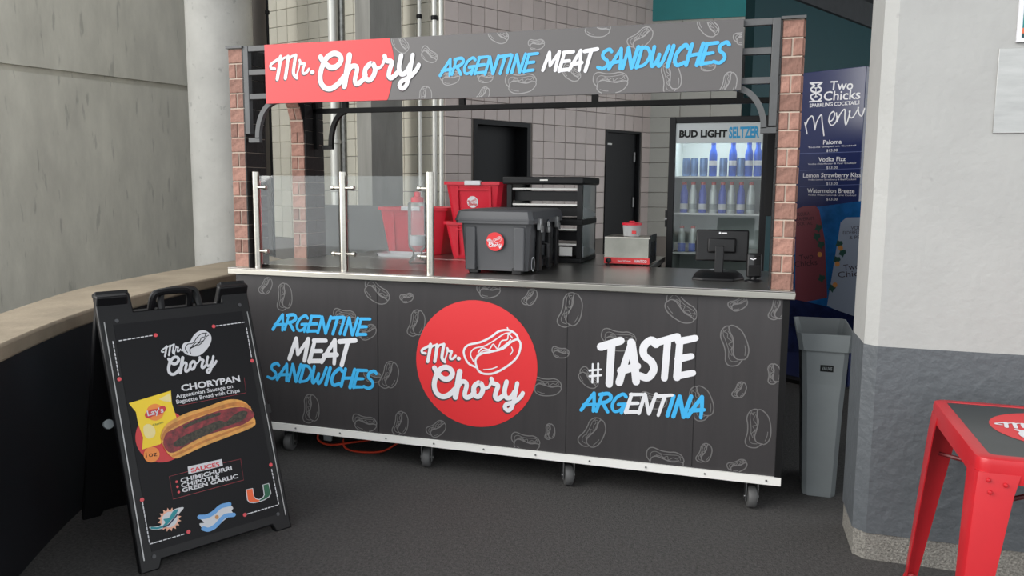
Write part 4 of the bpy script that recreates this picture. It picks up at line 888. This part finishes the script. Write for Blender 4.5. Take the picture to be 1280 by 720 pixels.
for q in ((1023, 285), (1021, 296), (1026, 306), (1049, 305), (1053, 316), (1046, 325), (1027, 348), (1040, 360)): MB().poly(FN, [FN.px(q[0]+5*math.cos(t*.7)*(.6 if t % 2 else 1), q[1]+6*math.sin(t*.7)*(.6 if t % 2 else 1)) for t in range(9)], .0028).build('leaf_print', mat('print_leaf', (24, 66, 58), .4), wtr)
for q in ((1051, 310), (1044, 356), (1025, 318), (1047, 330)): MB().disc(FN, FN.px(*q), .02, .0036, 10).build('fruit_print', mat('print_fruit', (190, 130, 70), .4), wtr)
b = MB(); b.poly(FN, [FN.px(984, 372), FN.px(1030, 382), FN.px(1088, 402), FN.px(1088, 440), FN.px(984, 440)], .0034); b.build('shadow_print', mat('print_deep', (26, 34, 70), .2, var=.5, scale=9), wtr)

# ================================================================ RED METAL TABLE
TZ = .765; TX0, TX1, TY0, TY1 = 3.545, 4.235, -1.245, -.545
tbl = thing('metal_table', 'red metal table with a dark printed top against the pier', 'table', ((TX0+TX1)/2, (TY0+TY1)/2, 0))
def rr4(x0, x1, y0, y1, z, r):
    o = []
    for cx_, cy_, a0 in ((x1-r, y1-r, 0), (x0+r, y1-r, 90), (x0+r, y0+r, 180), (x1-r, y0+r, 270)):
        o += [V3((cx_+r*math.cos(R(a0+t)), cy_+r*math.sin(R(a0+t)), z)) for t in (0, 22.5, 45, 67.5, 90)]
    return o
MB().loft([rr4(TX0, TX1, TY0, TY1, TZ-.075, .035), rr4(TX0-.003, TX1+.003, TY0-.003, TY1+.003, TZ-.02, .038), rr4(TX0, TX1, TY0, TY1, TZ-.004, .038), rr4(TX0+.008, TX1-.008, TY0+.008, TY1-.008, TZ, .034), rr4(TX0+.038, TX1-.038, TY0+.038, TY1-.038, TZ, .02), rr4(TX0+.04, TX1-.04, TY0+.04, TY1-.04, TZ-.004, .02)]).build('top_rim', M_tabred, tbl)
FTt = Frame((0, 0, TZ-.002), (1, 0, 0), (0, 1, 0))
tp = MB().box(TX0+.04, TX1-.04, TY0+.04, TY1-.04, TZ-.012, TZ-.002).build('printed_top', M_tabtop, tbl)
q = FTt.px(1233, 527); cx_ = (TX0+TX1)/2; badge(FTt, (cx_, (TY0+TY1)/2+.02), cx_-q[0], tp, M_red, M_pw, None, .0008)
for sx in (0, 1):
    for sy in (0, 1):
        X = TX0+.004 if sx == 0 else TX1-.004; Y = TY0+.004 if sy == 0 else TY1-.004; dx = 1 if sx == 0 else -1; dy = 1 if sy == 0 else -1
        def ring(z, ox, oy, w_, t=.004):
            x, y = X-dx*ox, Y-dy*oy
            pts = [(w_, 0), (.02, 0), (.006, .006), (0, .02), (0, w_), (t, w_), (t, .024), (.012, .012), (.024, t), (w_, t)]
            return [V3((x+dx*a, y+dy*b_, z)) for a, b_ in pts]
        lg = MB().loft([ring(TZ-.045, 0.006, .006, .115), ring(TZ-.11, 0.012, .014, .105), ring(.03, .05, .065, .05)]).build('leg', M_tabred, tbl)
        fx, fy = X-dx*.05+dx*.018, Y-dy*.067+dy*.018
        MB().lathe([(.018, 0), (.022, .006), (.022, .03), (.016, .045)], (fx, fy, 0), n=12).build('foot', M_tabred, lg)
        if sy == 0:
            for a, z in ((.025, TZ-.065), (.07, TZ-.075), (.03, TZ-.10)): MB().lathe([(.007, 0), (.005, .004), (.0, .005)], (X+dx*a, Y-.010-(TZ-.045-z)*.15, z), (0, -1, 0), 10).build('rivet', M_tabred, lg)
MB().cyl((TX0+.03, TY0+.04, TZ-.16), (TX1-.03, TY1-.04, TZ-.20), .008, 8).cyl((TX1-.03, TY0+.04, TZ-.16), (TX0+.03, TY1-.04, TZ-.20), .008, 8).build('cross_brace', mat('dark_red', (90, 20, 24), .4), tbl)

# ================================================================ ON THE WALLS, PIPES
FW_ = Frame((0, -.332, 0), (1, 0, 0), (0, 0, 1))
q = FW_.px(1241, 167)
mp = MB().box(3.722, 4.05, -.337, -.331, 1.762, 2.075).build('steel_plate', mat('plate_steel', (170, 170, 168), .4, .7, var=.12, scale=5, stretch=(1, 1, 6)), bevel=.001); tag(mp, 'blank brushed steel plate screwed to the white pier', 'plate')
ws = thing('wall_sign', 'white-edged teal sign above the steel plate, cut by the frame', 'sign', (4.0, -.34, 2.095))
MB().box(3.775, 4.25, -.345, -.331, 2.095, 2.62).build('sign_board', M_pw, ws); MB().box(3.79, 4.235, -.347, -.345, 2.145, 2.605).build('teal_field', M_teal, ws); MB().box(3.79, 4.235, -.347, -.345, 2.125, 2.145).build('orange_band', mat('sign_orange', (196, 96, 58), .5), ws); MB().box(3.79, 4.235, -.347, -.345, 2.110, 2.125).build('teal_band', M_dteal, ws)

def pipe(name, px, d, r, mt, label, clamps=(), z1=6.49, grp=None, lo=(0,)):
    p = at(px, 150, d); t = thing(name, label, 'pipe', (p.x, p.y, 0), grp)
    MB().cyl((p.x, p.y, 0), (p.x, p.y, z1), r, 16).build('pipe_run', mt, t)
    for z in clamps: MB().lathe([(r+.004, 0), (r+.008, .004), (r+.008, .03), (r+.004, .034)], (p.x, p.y, z), n=16).build('clamp', M_fblack if r < .03 else mt, t)
    return t
M_pipew = mat('pipe_white', (200, 200, 194), .4, .3, var=.05); M_galv = mat('galvanised', (150, 150, 146), .4, .6, var=.3, scale=30); M_dk = mat('dark_pipe', (92, 86, 82), .6)
pipe('drain_pipe', 418.5, 6.75, .042, M_pipew, 'white vertical drain pipe behind the sign', (1.5, 1.9, 2.6))
pipe('strut_channel', 429, 6.8, .03, M_galv, 'galvanised vertical pipe right beside the white drain pipe')
pipe('conduit', 525, 6.6, .016, M_pipew, 'thin conduit nearest the concrete pier', (2.9,))
pipe('conduit', 543.5, 6.5, .02, M_pipew, 'thicker conduit near the tiled corner', (2.87,))
pipe('conduit', 551.5, 6.5, .017, M_pipew, 'thin conduit at the tiled corner edge')
pipe('dark_pipe', 327, 7.4, .07, M_dk, 'thick dark pipe right of the round column'); pipe('cable_pipe', 338, 7.2, .012, M_fblack, 'thin black pipe beside the thick dark pipe', (3.05,))
# square concrete pier between the pipes and the white tiles
pa, pb_, pc_ = at(464, 150, 6.35), at(503, 150, 6.55), at(446, 150, 6.6)
FZ = Frame((0, 0, 0), (1, 0, 0), (0, 1, 0)); back = pb_+(pc_-pa)
o = MB(); o.prism(FZ, [(pc_.x, pc_.y), (pa.x, pa.y), (pb_.x, pb_.y), (back.x, back.y)], 0, 6.5); o = o.build('concrete_pier', M_pil, smoothed=False); struct(o, 'square concrete pier beside the white tiles')
# dark low partition seen through the glass
p1, p2 = at(404, 258, 6.25), at(552, 258, 6.05); d = (p2-p1); d.z = 0
FQ = Frame((p1.x, p1.y, 0), d, (0, 0, 1)); o = MB().fbox(FQ, 0, d.length, 0, 1.40, -.04, 0).build('wall_partition', mat('partition_grey', (66, 67, 66), .7, var=.2, scale=5)); struct(o, 'low dark grey partition behind the counter')
